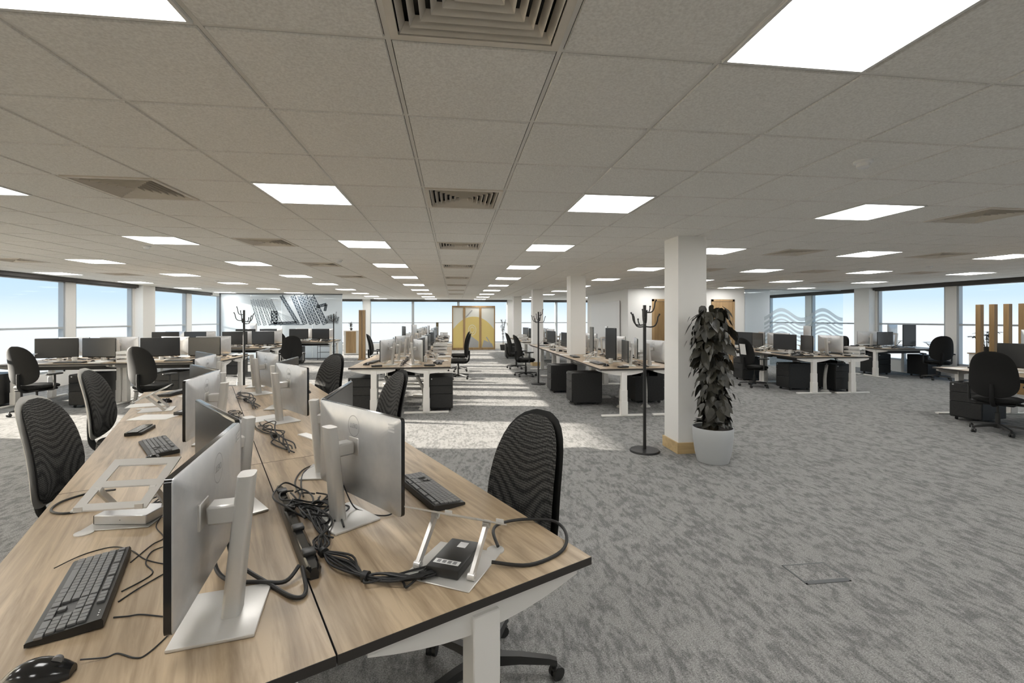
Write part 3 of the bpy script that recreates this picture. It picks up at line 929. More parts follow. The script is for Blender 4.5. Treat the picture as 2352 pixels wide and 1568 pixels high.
def make_stand():
    """folding aluminium laptop stand, user at +y"""
    r = empty('laptop_stand')
    mb = MB().mat('silver_stand'); mb.box(-.11, .11, -.10, .10, 0, .004, bev=.0015)
    link('base', mb.mesh('base'), r)
    for sx in (-1, 1):
        mb = MB().mat('silver_stand'); p0, p1 = Vector((sx*.085, .07, .012)), Vector((sx*.085, -.05, .135))
        d = (p1-p0).normalized(); n = Vector((0, -d.z, d.y))
        pts = [(-.008, 0), (.008, 0)]
        mb.loft([[p0+Vector((-.004, 0, 0))-n*.010, p0+Vector((.004, 0, 0))-n*.010, p0+Vector((.004, 0, 0))+n*.010, p0+Vector((-.004, 0, 0))+n*.010],
                 [p1+Vector((-.004, 0, 0))-n*.010, p1+Vector((.004, 0, 0))-n*.010, p1+Vector((.004, 0, 0))+n*.010, p1+Vector((-.004, 0, 0))+n*.010]], smooth=False)
        mb.cyl(p0-Vector((.009, 0, 0)), p0+Vector((.009, 0, 0)), .011, n=12); mb.cyl(p1-Vector((.009, 0, 0)), p1+Vector((.009, 0, 0)), .011, n=12)
        link('arm', mb.mesh('arm'), r)
    # tray with two windows
    mb = MB().mat('silver_stand')
    p = lambda x, q: Vector((x, .115-.235*q, .075+.085*q))   # q 0 front ... 1 back
    def plate(x0, x1, q0, q1):
        a = [p(x0, q0), p(x1, q0), p(x1, q1), p(x0, q1)]
        mb.loft([[v for v in a], [v+Vector((0, .0014, .004)) for v in a]], smooth=False)
    plate(-.12, -.085, 0, 1); plate(.085, .12, 0, 1); plate(-.085, .085, .85, 1); plate(-.085, .085, .38, .52); plate(-.085, .085, 0, .14)
    for sx in (-1, 1): mb.box(sx*.09-.012, sx*.09+.012, .112, .118, .075, .095)
    link('tray', mb.mesh('tray'), r)
    return r
PStand = Proto(make_stand)
def make_dock(m='black_plastic'):
    r = empty('docking_station')
    link('case', MB().mat(m).box(-.085, .085, -.04, .04, 0, .028, bev=.004, seg=2).mesh('case'), r)
    link('label', MB().mat('badge_white').box(-.07, -.03, -.012, .012, .028, .0284).mesh('label'), r)
    return r
PDock = Proto(make_dock)
def make_tangle(seed, n=6, L_=.66):
    def f():
        rnd = random.Random(seed)
        r = empty('cable_tangle')
        for k in range(n):
            pts = []
            y = rnd.uniform(-.02, .02); a = rnd.uniform(0, 6)
            for q in range(9):
                t = q/8
                pts.append(((t-.5)*L_+.05*math.sin(a+7*t), y+.026*math.sin(a*2+9*t)*(.4+t*(1-t)*3), .006+.012*k*(4*t*(1-t))+.01*abs(math.sin(5*t+a))))
            link('cable', MB().mat('cable_black').tube(pts, .0035, n=6).mesh('cable'), r)
        link('cable_tie', MB().mat('cable_black').cyl((-.012, 0, .014), (.012, 0, .014), .014, n=10).mesh('cable_tie'), r)
        return r
    return f
PTang = [Proto(make_tangle(s)) for s in (1, 2, 3)]
def make_paper():
    o = link('paper_sheet', MB().mat('paper').box(-.105, .105, -.148, .148, 0, .002).mesh('paper_sheet')); return o
PPaper = Proto(make_paper)
def make_stack():
    mb = MB().mat('paper'); rnd = random.Random(5)
    for k in range(6):
        dx, dy = rnd.uniform(-.008, .008), rnd.uniform(-.008, .008); mb.box(-.105+dx, .105+dx, -.148+dy, .148+dy, .004*k, .004*k+.0036)
    return link('paper_stack', mb.mesh('paper_stack'))
PStack = Proto(make_stack)
def make_cup():
    r = empty('mug')
    mb = MB().mat('tray_white').lathe([(.032, 0), (.038, .004), (.04, .09), (.036, .09), (.034, .012), (.01, .01)], n=20); link('cup', mb.mesh('cup'), r)
    link('handle', MB().mat('tray_white').tube([(.038, 0, .075), (.062, 0, .072), (.066, 0, .045), (.058, 0, .022), (.038, 0, .02)], .005, n=8).mesh('handle'), r)
    return r
PCup = Proto(make_cup)
def make_tray():
    r = empty('letter_tray')
    for k in range(3):
        z = .075*k
        mb = MB().mat('tray_white'); mb.box(-.12, .12, -.16, .16, z+.002, z+.006); mb.box(-.12, -.116, -.16, .16, z, z+.05); mb.box(.116, .12, -.16, .16, z, z+.05); mb.box(-.12, .12, .156, .16, z, z+.05)
        if k < 2:
            for sx in (-.117, .117):
                for sy in (-.155, .15): mb.box(sx-.004, sx+.004, sy-.004, sy+.004, z+.05, z+.078)
        link('tier', mb.mesh('tier'), r)
    return r
PTray = Proto(make_tray)
def make_phone():
    r = empty('desk_phone')
    mb = MB().mat('black_plastic'); mb.prism([(-.09, 0), (.09, 0), (.09, .06), (-.09, .018)], lambda u, v, t: (t, u, v), -.085, .085); link('body', mb.mesh('body'), r)
    mb = MB().mat('black_plastic').tube([(-.06, -.085, .045), (-.06, -.05, .05), (-.06, .04, .075), (-.06, .085, .085)], .016, n=8); link('handset', mb.mesh('handset'), r)
    link('display', MB().mat('screen_glass').box(-.02, .07, .03, .075, .055, .062).mesh('display'), r)
    return r
PPhone = Proto(make_phone)
def make_riser():
    r = empty('monitor_riser')
    mb = MB().mat('tray_white'); mb.box(-.19, .19, -.12, .12, .11, .125, bev=.004); mb.box(-.19, -.175, -.11, .11, 0, .11); mb.box(.175, .19, -.11, .11, 0, .11)
    link('shelf', mb.mesh('shelf'), r); return r
def make_laptop():
    r = empty('laptop')
    link('base', MB().mat('grey_plastic').box(-.16, .16, -.11, .11, 0, .016, bev=.003).mesh('base'), r)
    link('keys', MB().mat('black_plastic').box(-.14, .14, -.02, .09, .0155, .0175).mesh('keys'), r)
    mb = MB().mat('grey_plastic'); m4 = Matrix.Translation((0, -.11, .016)) @ Matrix.Rotation(R(18), 4, 'X')
    mb.box(-.16, .16, -.004, .004, 0, .21, bev=.002, mtx=m4); mb.mat('screen_glass').box(-.15, .15, .0041, .005, .012, .2, mtx=m4)
    link('lid', mb.mesh('lid'), r); return r
PLap = Proto(make_laptop)
def make_spine(bend=.10):
    o = MB().mat('shell_light')
    n = 26
    for k in range(n):
        t = k/(n-1); z = .05+.50*t; x = bend*math.sin(PI*t)*.8+.10*(1-t)**2
        o.cyl((x, 0, z-.008), (x, 0, z+.008), .034-.004*t, n=10)
    o.cyl((.10, 0, 0), (.10, 0, .035), .085, .06, n=20)
    o.mat('grey_plastic').tube([(.10, 0, .03), (.07+bend*.3, 0, .2), (bend*.8, 0, .36), (bend*.4, 0, .50), (0, 0, .58)], .016, n=8)
    return link('cable_spine', o.mesh('cable_spine'))
PSpine = Proto(make_spine)

# ------------------------------------------------------------------ benches
class Bench:
    """origin = front corner on the centre line; 'ang' = heading of the long axis; sides s=+1 / -1 to its right / left"""
    def __init__(s, name, x, y, ang, bays, sides, sidename, ordn, gname):
        s.name, s.o, s.bays, s.sn, s.ordn, s.g = name, Vector((x, y, 0)), bays, sidename, ordn, gname
        a = R(ang); s.ang = a
        s.u = Vector((math.cos(a), math.sin(a), 0)); s.v = Vector((math.sin(a), -math.cos(a), 0)); s.sides = sides
    def P(s, side, u, v, z=DZ):
        q = s.o+s.u*u+s.v*v*side; return (q.x, q.y, z)
    def face(s, side, off=0):
        """z rotation that turns local +y towards the user of that side; off>0 swings towards increasing u"""
        d = s.v*side
        e = d*math.cos(off)+s.u*math.sin(off)
        return math.atan2(e.y, e.x)-PI/2
    def where(s, side, k): return '%s %s desk, %s' % (s.ordn[k], s.sn[side], s.name)
    def desks(s, skip=(), protos={}):
        for side in s.sides:
            for k in range(s.bays):
                if (side, k) in skip: continue
                pr = protos.get((side, k), PDesk)
                # desk frame: local x along length; local y towards the user
                if side == -1:
                    loc = s.P(side, DL*k, 0, 0); rz = s.ang
                else:
                    loc = s.P(side, DL*(k+1), 0, 0); rz = s.ang+PI
                pr.put(loc, rz, ('oak-topped desk on white legs, %s' % s.where(side, k)), 'desk', 'desks of the '+s.g)
BL = []
FR = ['nearest', 'second', 'third', 'fourth', 'fifth']
LR = {1: 'right-side', -1: 'left-side'}
A_ANG = 90+26.4
A = Bench('foreground bench', -.2734, 1.131, A_ANG, 3, (1, -1), LR, FR, 'foreground bench')
NF = {-1: 'near-side', 1: 'far-side'}
RL = ['rightmost', 'second', 'third']
FRR = ['right', 'left', 'farthest']
# benches that run across the room have their long axis heading left (180 deg): 'right of it' is the far side
Bb = Bench('left window bench', -4.38, 9.92, 180+4, 2, (1, -1), NF, FRR, 'left window bench')
Cb = Bench('middle left bench', -4.85, 13.95, 180+2, 2, (1, -1), NF, FRR, 'middle left bench')
Db = Bench('bench by the mural', -4.2, 17.15, 180, 2, (1, -1), NF, FRR, 'bench by the mural')
T2 = Bench('centre bench', -.87, 7.66, 90, 4, (1, -1), LR, FR, 'centre bench')
T2b = Bench('farthest centre bench', -1.0, 16.4, 90, 3, (1, -1), LR, FR, 'farthest centre bench')
T3 = Bench('pillar bench', 3.10, 7.02, 90, 4, (1, -1), LR, FR, 'pillar bench')
T3b = Bench('far pillar bench', 3.10, 15.4, 90, 2, (1, -1), LR, FR, 'far pillar bench')
R1 = Bench('right bench', 7.80, 8.62, 90-3, 2, (1, -1), LR, FR, 'right bench')
NFR = {-1: 'far-side', 1: 'near-side'}
R2 = Bench('right window bench', 11.15, 11.45, 0-3, 1, (1, -1), NFR, ['only'], 'right window bench')
R3 = Bench('bench at the right edge', 8.6, 6.55, 270-8, 2, (1, -1), {1: 'left-side', -1: 'right-side'}, FR, 'bench at the right edge')

# the second left desk of the pillar bench is scribed around the pillar
def make_notched():
    # local frame of side -1: x = along, y = towards user(left).  pillar x 2.56..2.905 -> y .195...54 ; Y 9.97..10.32 -> x 1.215..1.565
    x0, x1, y1 = 9.97-7.02-DL-.012, 10.32-7.02-DL+.012, 3.10-2.56+.012
    r = make_desk(notch=(x0, x1, y1))
    for c in kids(r):
        if c.name.startswith(('crossbeam', 'cable_tray')):
            m = c.name.split('.')[0]
            mb = MB().mat('white_metal' if m == 'crossbeam' else 'black_metal')
            if m == 'crossbeam': mb.box(.08, x0-.02, .38, .42, DZ-DT-.05, DZ-DT-.012)
            else: mb.box(.2, x0-.03, .06, .22, DZ-.16, DZ-.15); mb.box(.25, .27, .06, .065, DZ-.15, DZ-DT); mb.box(x0-.1, x0-.08, .06, .065, DZ-.15, DZ-DT)
            c.data = mb.mesh(m)
    return r
PNotch = Proto(make_notched)
for b in (A, Bb, Cb, Db, T2, T2b, T3b, R1, R2, R3): b.desks()
T3.desks(protos={(-1, 1): PNotch})

rnd = random.Random(11)
def put(pr, b, side, u, v, off=0, look='', cat='', grp=None, z=DZ, k=None, scale=None):
    if k is None: k = min(b.bays-1, max(0, int(u//DL)))
    return pr.put(b.P(side, u, v, z), b.face(side, off), '%s, %s' % (look, b.where(side, k)), cat, grp, scale)
def vpair(b, side, k, near=(.245, .46), far=(.22, 1.09), t1=.27, t2=-.21, swap=False, **kw):
    u0 = DL*k
    for j, ((v, u), t) in enumerate(((near, t1), (far, t2))):
        n = Vector((math.sin(t), math.cos(t)))   # (u, v) components of the facing direction
        uu, vv = u-.085*n.x, v-.085*n.y
        nm = {('foreground bench'): ('near', 'far')}.get(b.name, ('near', 'far'))
        if b in (Bb, Cb, Db): nm = ('right', 'left')
        if b is R2: nm = ('left', 'right')
        put(kw.get('pr', (PMon, PMon))[j], b, side, u0+uu, vv, t, '%s silver-backed monitor of the pair' % nm[j], 'monitor', 'monitors on the '+b.g, k=k)
def seat(b, side, k, lvl=2):
    """ordinary clutter of one workplace, seeded"""
    u0 = DL*k
    j = lambda s: rnd.uniform(-s, s)
    pr = (PMon, PMon)
    q = rnd.random()
    if b is Bb: pass
    elif q < .22: pr = (PMon, PMonP)
    elif q < .34: pr = (PMonP, PMon)
    vpair(b, side, k, (.25+j(.02), .46+j(.03)), (.25+j(.02), 1.18+j(.03)), .24+j(.10), -.24+j(.10), pr=pr)
    put(PKey, b, side, u0+.82+j(.1), .60+j(.03), PI+j(.12), 'black keyboard', 'keyboard', 'keyboards on the '+b.g, k=k)
    put(PMouse, b, side, u0+.42+j(.03), .58+j(.05), PI+j(.3), 'black mouse', 'computer mouse', 'mice on the '+b.g, k=k)
    put(PTang[rnd.randrange(3)], b, side, u0+(.46 if side == 1 else 1.22)+j(.04), .005*side, 0, 'tangle of black cables', 'cables', 'cable tangles on the '+b.g, k=k)
    if rnd.random() < .7: put(PStand, b, side, u0+1.50+j(.03), .50+j(.05), j(.3), 'folding aluminium laptop stand', 'laptop stand', 'laptop stands on the '+b.g, k=k)
    else: put(PTray, b, side, u0+1.57, .56+j(.03), j(.1), 'three-tier white letter tray', 'letter tray', 'letter trays on the '+b.g, k=k)
    put(PDock, b, side, u0+.16+j(.02), .42+j(.05), j(.4)+PI/2, 'small black docking station', 'docking station', 'docking stations on the '+b.g, k=k)
    if rnd.random() < .6: put(PPaper, b, side, u0+1.22+j(.04), .62+j(.03), j(.5), 'loose white paper', 'paper', 'loose sheets on the '+b.g, k=k)
    if rnd.random() < .5: put(PCup, b, side, u0+.84+j(.05), .35+j(.02), j(1), 'white mug behind the keyboard', 'mug', 'mugs on the '+b.g, k=k)
    r_ = rnd.random()
    if r_ < .4: put(PStack, b, side, u0+.20+j(.02), .65, j(.15), 'white stack of papers', 'papers', 'papers on the '+b.g, k=k)
    elif r_ < .6: put(PCup, b, side, u0+.22, .70+j(.04), j(1), 'white mug', 'mug', 'mugs on the '+b.g, k=k)
    elif r_ < .8: put(PPhone, b, side, u0+.2, .68, PI+j(.3), 'black desk phone', 'desk phone', 'desk phones on the '+b.g, k=k)
for b in (Bb, Cb, Db, T2, T2b, T3, T3b, R1, R2, R3):
    for side in b.sides:
        for k in range(b.bays):
            if b is T3 and side == -1 and k == 1:   # this desk wraps round the pillar: one portrait monitor only
                put(PMonP, b, side, DL+.45, .20, .1, 'tall portrait monitor with silver back', 'monitor', 'monitors on the '+b.g, k=1)
                put(PKey, b, side, DL+.55, .62, .1, 'black keyboard', 'keyboard', 'keyboards on the '+b.g, k=1)
                put(PPaper, b, side, DL+1.1, .66, .3, 'loose white paper sheet', 'paper', k=1)
                continue
            if b is R3 and side == 1 and k == 0: continue
            seat(b, side, k)


# ---- foreground bench, placed by hand
PMonOff = Proto(lambda: make_monitor(xo=-.13))
def mon(side, u, v, t, nm, k, pr=None):
    put(pr or PMon, A, side, u-.085*math.sin(t), v-.085*math.cos(t), t, '%s silver-backed monitor of the pair' % nm, 'monitor', 'monitors on the foreground bench', k=k)
mon(-1, .463, .245, .27, 'near', 0, PMonOff); mon(-1, 1.095, .222, -.21, 'far', 0)
mon(-1, 2.46, .270, .30, 'near', 1); mon(-1, 3.06, .265, -.29, 'far', 1)
mon(-1, 4.20, .260, .28, 'near', 2); mon(-1, 4.80, .260, -.28, 'far', 2)
mon(1, .780, .258, .26, 'near', 0); mon(1, 1.365, .315, -.45, 'far', 0)
mon(1, 2.85, .300, .23, 'near', 1); mon(1, 3.42, .350, -.42, 'far', 1)
mon(1, 4.42, .290, .25, 'near', 2); mon(1, 4.98, .300, -.30, 'far', 2)
kb = lambda side, u, v, o, k, lb, pr=None: put(pr or PKey, A, side, u, v, PI+o, lb, 'keyboard', 'keyboards on the foreground bench', k=k)
kb(-1, .655, .545, .02, 0, 'black full-size keyboard with white indicator marks')
kb(1, .835, .590, .0, 0, 'black full-size keyboard')
kb(-1, 2.42, .50, -.2, 1, 'black keyboard with glare on its keys')
kb(-1, 4.92, .52, .5, 2, 'black keyboard with glare on its keys')
kb(1, 2.72, .60, .1, 1, 'black full-size keyboard')
kb(1, 4.5, .60, .0, 2, 'black full-size keyboard')
ms = lambda side, u, v, o, k, s=1: put(PMouse, A, side, u, v, PI+o, 'glossy black mouse', 'computer mouse', 'mice on the foreground bench', k=k, scale=(s, s, s))
ms(-1, .285, .565, .25, 0, 1.12); ms(-1, 2.10, .50, .9, 1); ms(1, 2.35, .6, .2, 1); ms(1, 4.15, .62, 0, 2); ms(-1, 4.3, .58, 0, 2)

def tubes(name, label, cat, side, sets, r, grp=None, z=DZ, mats='cable_black', ties=(), k=0, n=8):
    """loose cables on the foreground bench; sets of (u, v, h) points; one part per cable"""
    us = [p[0] for s_ in sets for p in s_]; vs = [p[1] for s_ in sets for p in s_]
    c = Vector(A.P(side, sum(us)/len(us), sum(vs)/len(vs), z))
    single = len(sets) == 1 and not ties
    root = None if single else empty(name, c)
    for s_ in sets:
        pts = [Vector(A.P(side, p[0], p[1], z+(p[2] if len(p) > 2 else r+.0005)))-c for p in s_]
        me = MB().mat(mats).tube(pts, r, n=n).mesh('cable')
        if single:
            root = link(name, me, loc=c)
        else: link('cable', me, root)
    for (u, v, h, rad, du, dv) in ties:
        p = Vector(A.P(side, u, v, z+h))-c; q = Vector(A.P(side, u+du, v+dv, z+h))-c
        link('cable_tie', MB().mat('cable_black').cyl(p, q, rad, n=12).mesh('cable_tie'), root)
    tag(root, label, cat, grp); return root
def wob(pts, amp, seed, hh=.004):
    rr_ = random.Random(seed); out = []
    for p in pts:
        out.append((p[0]+rr_.uniform(-amp, amp), p[1]+rr_.uniform(-amp, amp), (p[2] if len(p) > 2 else .005)+abs(rr_.uniform(0, hh))))
    return out
# black power strip lying along the centre line
def power_strip(u0, u1, v0, v1, label):
    root = empty('power_strip', A.P(1, (u0+u1)/2, (v0+v1)/2))
    root.rotation_euler = (0, 0, A.ang+math.atan2(-(v1-v0), u1-u0))
    L2 = math.hypot(u1-u0, v1-v0)/2
    mb = MB().mat('black_gloss'); mb.loft([[Vector((x, .024*w, 0)), Vector((x, .026*w, .018)), Vector((x, .012*w, .036)), Vector((x, -.012*w, .036)), Vector((x, -.026*w, .018)), Vector((x, -.024*w, 0))] for x, w in ((-L2, .5), (-L2+.03, 1), (L2-.03, 1), (L2, .5))], smooth=False)
    link('casing', mb.mesh('casing'), root)
    for k in range(4):
        x = -L2+.10+k*(2*L2-.2)/3
        link('plug', MB().mat('black_plastic').box(x-.022, x+.022, -.02, .02, .034, .050, bev=.006, seg=2).mesh('plug'), root)
    tag(root, label, 'power strip', 'power strips')
power_strip(.37, 1.20, .018, .020, 'long black power strip beside the cable tangle between the nearest monitors')
# tied cable bundle, from the strip to under the folding stand
main = [(1.02, .03), (.86, .09), (.70, .105), (.58, .078), (.51, .068), (.39, .105), (.29, .138), (.225, .19), (.19, .27), (.20, .36)]
strands = []
for q in range(9):
    rr_ = random.Random(q+20); w = .012+.004*q
    s_ = []
    for i, p in enumerate(main):
        tie = i in (4, 6)
        a = .004 if tie else w*(.7+.5*rr_.random()); ph = rr_.uniform(0, 6)
        s_.append((p[0]+a*math.sin(ph), p[1]+a*math.cos(ph), .007+(.006 if tie else .012)*rr_.random()*1.4))
    strands.append(s_)
tubes('cable_bundle', 'bundle of black cables tied with bands running to the folding stand', 'cables', 1, strands, .0036, ties=[(.51, .068, .013, .016, -.018, .004), (.285, .140, .013, .016, -.014, .012), (.19, .285, .012, .014, 0, .014)])
# looser knot of cables heaped on the strip
knot = []
for q in range(10):
    rr_ = random.Random(q+70); cx_, cy_ = .90+rr_.uniform(-.16, .16), .12+rr_.uniform(-.07, .06); ra, rb = rr_.uniform(.06, .18), rr_.uniform(.03, .11); ph = rr_.uniform(0, 6)
    knot.append([(cx_+ra*math.cos(ph+t*.75), cy_+rb*math.sin(ph+t*.75), .040+.02*rr_.random()) if abs(cy_+rb*math.sin(ph+t*.75)-.02) < .05 else (cx_+ra*math.cos(ph+t*.75), cy_+rb*math.sin(ph+t*.75), .008+.018*rr_.random()) for t in range(8)])
tubes('cable_knot', 'heaped knot of black cables over the power strip', 'cables', 1, knot, .0036)
tubes('looped_cable', 'twisted black cable looping beside the far stand of the right pair', 'cable', 1, [wob([(1.10, .09), (1.30, .10), (1.47, .16), (1.53, .24), (1.50, .30)], .003, 1, .004), wob([(1.08, .10), (1.27, .12), (1.44, .17), (1.51, .25), (1.48, .31)], .003, 2, .004)], .0034)
tubes('black_lead', 'thick black lead from the nearest monitor to the power strip', 'cable', -1, [[(.70, .215, .10), (.60, .235, .03), (.50, .205, .008), (.42, .12, .012), (.385, .06, .012), (.42, .018, .03)]], .0062)
tubes('black_lead', 'thick black lead curling past the nearest stand base', 'cable', -1, [[(.69, .20, .10), (.56, .185, .04), (.40, .10, .008), (.29, .05, .008), (.30, .018, .010), (.40, .012, .034)]], .0062)
tubes('black_lead', 'short black lead under the white-lit monitor at right', 'cable', 1, [[(.86, .22, .10), (.82, .25, .02), (.77, .28, .006), (.70, .32, .006), (.69, .37, .006), (.73, .41, .03)]], .0028)
tubes('black_lead', 'pair of black leads hanging behind the right near monitor', 'cable', 1, [[(.90, .216, .095), (.89, .19, .04), (.86, .14, .008), (.80, .12, .006)], [(.95, .203, .095), (.95, .18, .04), (.93, .13, .008), (.88, .11, .006)]], .004)
# cable loops
tubes('looped_cable', 'stiff black cable curled in a wide loop at the right corner', 'cable', 1, [[(.138, .508, .012), (.066, .606), (.076, .745), (.139, .821, .02), (.246, .852, .02), (.335, .784, .012), (.344, .677, .02), (.290, .606, .03), (.214, .579, .012)]], .0058)
tubes('looped_cable', 'flat black cable looped on the left side beside the white stand', 'cable', -1, [[(1.60, .60, .02), (1.66, .70), (1.60, .775), (1.50, .79), (1.43, .74), (1.42, .66), (1.40, .59, .02)]], .0045)
tubes('thin_cable', 'thin black cord of the nearest mouse', 'cable', -1, [[(.300, .499, .010), (.291, .454), (.292, .432), (.251, .396), (.251, .374), (.310, .334), (.40, .30)]], .0018)
tubes('coiled_cable', 'thin black cord arching over the far end of the nearest keyboard', 'cable', -1, [[(.87, .655, .01), (.953, .60), (.965, .525), (.895, .468), (.801, .425), (.730, .371), (.70, .33)]], .0018)
for q, (lb, ps) in enumerate((('crossing beside the nearest keyboard', [(.801, .462), (.909, .416), (.955, .385), (1.08, .416), (1.20, .403)]),
                              ('kinked, beside the nearest keyboard', [(.609, .462), (.676, .397), (.766, .420), (.851, .411), (.873, .367), (.88, .33)]),
                              ('second from the nearest keyboard numpad', [(.551, .462), (.600, .424), (.667, .357), (.70, .32)]),
                              ('nearest the numpad end of the keyboard', [(.47, .462), (.455, .43), (.444, .401), (.39, .338), (.38, .30)]))):
    tubes('thin_cable', 'thin black cable, '+lb, 'cable', -1, [ps], .0019)
# cables further up the bench
for q, (side, u, v, L_, k, w) in enumerate(((1, 2.3, .12, .9, 1, 'middle'), (1, 4.0, .06, 1.0, 2, 'far'), (-1, 3.05, .08, .5, 1, 'left'))):
    put(PTang[q % 3], A, side, u, v, .1, 'tangle of black cables, %s heap' % w, 'cables', 'cable tangles on the foreground bench', k=k, scale=(L_/.7, 1.3, 1))
put(PTang[1], A, -1, 1.33, .33, 1.2, 'small heap of black cables', 'cables', 'cable tangles on the foreground bench', k=0, scale=(.45, .8, 1))
# right-hand folding stand with black dock under it
def big_stand():
    r = empty('laptop_stand')
    mb = MB().mat('silver_stand'); mb.box(-.115, .115, -.13, .11, 0, .004, bev=.0015); mb.cyl((.09, .125, 0), (.09, .125, .004), .03, n=16)
    link('base', mb.mesh('base'), r)
    for sx in (-1, 1):
        p0, p1 = Vector((sx*.095, -.07, .014)), Vector((sx*.095, .04, .128)); d = (p1-p0).normalized(); n = Vector((0, -d.z, d.y))
        mb = MB().mat('silver_stand')
        q = lambda c: [c+Vector((-.006, 0, 0))-n*.011, c+Vector((.006, 0, 0))-n*.011, c+Vector((.006, 0, 0))+n*.011, c+Vector((-.006, 0, 0))+n*.011]
        mb.loft([q(p0), q(p1)], smooth=False)
        for p in (p0, p1): mb.cyl(p-Vector((.011, 0, 0)), p+Vector((.011, 0, 0)), .012, n=14); mb.cyl(p-Vector((.013, 0, 0)), p+Vector((.013, 0, 0)), .005, n=8)
        link('arm', mb.mesh('arm'), r)
    p = lambda x, y, q=0: Vector((x, .14-.24*y, .085+.118*y+q))
    mb = MB().mat('silver_stand')
    for x0, x1, y0, y1 in ((-.125, -.09, 0, 1), (.09, .125, 0, 1), (-.09, .09, .86, 1), (-.09, .09, .42, .54), (-.09, .09, 0, .12)):
        mb.loft([[p(x0, y0), p(x1, y0), p(x1, y1), p(x0, y1)], [p(x0, y0, .005), p(x1, y0, .005), p(x1, y1, .005), p(x0, y1, .005)]], smooth=False)
    for sx in (-.1, .1): mb.box(sx-.014, sx+.014, .138, .143, .085, .103)
    link('tray', mb.mesh('tray'), r)
    return r
PBig = Proto(big_stand)
put(PBig, A, 1, .215, .415, .62, 'folding aluminium stand open over a black dock', 'laptop stand', 'laptop stands on the foreground bench', k=0)
def dock_big(m, w=.095, d=.055, h=.03):
    r = empty('docking_station')
    link('case', MB().mat(m).box(-w, w, -d, d, 0, h, bev=.005, seg=2).mesh('case'), r)
    mb = MB().mat('badge_white'); mb.box(-w+.02, -w+.055, -.012, .018, h, h+.0006); mb.box(w-.05, w-.025, -d+.012, d-.012, h, h+.0006)
    for q in range(4): mb.mat('print_ink').box(w-.045, w-.03, -d+.022+.018*q, -d+.034+.018*q, h+.0006, h+.001)
    link('label', mb.mesh('label'), r)
    return r
dk = dock_big('black_plastic'); dk.location = A.P(1, .215, .415, DZ+.0042); dk.rotation_euler = (0, 0, A.face(1, -.9))
tag(dk, 'black docking station with white labels under the open folding stand', 'docking station')
def dock_grey():
    r = empty('docking_station')
    link('case', MB().mat('silver').box(-.10, .10, -.06, .06, 0, .036, bev=.003).mesh('case'), r)
    link('end_panel', MB().mat('black_plastic').box(.1, .102, -.058, .058, .002, .034).mesh('end_panel'), r)
    mb = MB().mat('print_ink').box(-.002, .002, .06, .0605, .016, .02); link('port', mb.mesh('port'), r)
    return r
put(PBig, A, -1, 1.24, .50, -1.15, 'folding aluminium stand with two windows', 'laptop stand', 'laptop stands on the foreground bench', k=0)
dg = dock_grey(); dg.location = A.P(-1, 1.22, .50, DZ+.0042); dg.rotation_euler = (0, 0, A.face(-1, -1.0))
tag(dg, 'grey metal docking station on the base of the left white stand', 'docking station')
put(PBig, A, -1, 3.92, .62, .1, 'flat white folding stand', 'laptop stand', 'laptop stands on the foreground bench', k=2)
lp = empty('docking_station', A.P(-1, 3.0, .64)); lp.rotation_euler = (0, 0, A.face(-1, .25))
link('case', MB().mat('black_plastic').box(-.12, .12, -.05, .05, 0, .022, bev=.004, seg=2).mesh('case'), lp)
link('strap', MB().mat('black_gloss').box(-.13, .13, -.03, .03, .022, .027, bev=.002).mesh('strap'), lp)
tag(lp, 'flat black docking station near the left edge beyond the cable loop', 'docking station')
for (side, u, v, o, lb, k) in ((-1, 4.25, .70, .1, 'loose white paper near the second left chair', 2), (-1, 3.55, .60, .5, 'loose white paper by the flat stand', 2), (-1, 4.6, .35, 1.2, 'loose white paper behind the monitors', 2), (1, 3.0, .10, .3, 'white paper under the cables', 1)):
    put(PPaper, A, side, u, v, o, lb, 'paper', 'papers on the foreground bench', k=k)
put(PDock, A, -1, 3.60, .40, .6, 'small black docking station', 'docking station', 'docking stations on the foreground bench', k=2)
bm_ = link('paper_slip', MB().mat('paper').box(-.10, .10, -.03, .03, 0, .008).mesh('paper_slip'), loc=A.P(1, 2.2, .32)); bm_.rotation_euler = (0, 0, A.ang+.3)
tag(bm_, 'white slip with torn edge by the middle cables', 'paper')

# ---- chairs
def chair(pr, x, y, face_deg, label, grp='office chairs', scale=None):
    return pr.put((x, y, 0), R(face_deg-90), label, 'chair', grp, scale)
def chA(u, v, off, label, side): 
    p = A.P(side, u, v, 0); a = math.degrees(A.face(side, off))+90+180
    return chair(PChair if side == -1 else PChairDark, p[0], p[1], a, label)
chA(2.46, .77, .26, 'dark mesh office chair with light grey shell at nearest left desk', -1)
chA(4.22, .82, .22, 'dark office chair with light shell, second on the left of the foreground bench', -1)
chA(.58, .74, .10, 'black mesh office chair at the right corner of the foreground bench', 1)
chA(2.62, .80, .05, 'dark mesh chair, second on the right of the foreground bench', 1)
chA(4.70, .80, .45, 'dark chair, farthest on the right of the foreground bench', 1)
chair(PChairArm, -6.74, 8.42, 84, 'black office chair, leftmost in front of the left window bench')
chair(PChairArm, -4.86, 8.18, 80, 'black office chair, right of two in front of the left window bench')
chair(PChairArm, -4.15, 12.5, 110, 'black office chair at the right end of the middle left bench')
chair(PChairArm, -5.6, 15.9, 90, 'black office chair in front of the bench by the mural')
chair(PChairDark, .10, 12.0, 175, 'black chair, nearer of two beside the centre bench', scale=(1, 1, 1.06))
chair(PChairDark, .12, 13.7, 178, 'black chair, farther of two beside the centre bench', scale=(1, 1, 1.06))
chair(PChairArm, 1.92, 12.3, 10, 'black chair, nearer of two left of the pillar bench')
chair(PChairArm, 1.92, 14.2, 5, 'black chair, farther of two left of the pillar bench')
chair(PChairArm, -2.1, 13.4, 0, 'dark chair on the far left side of the centre bench')
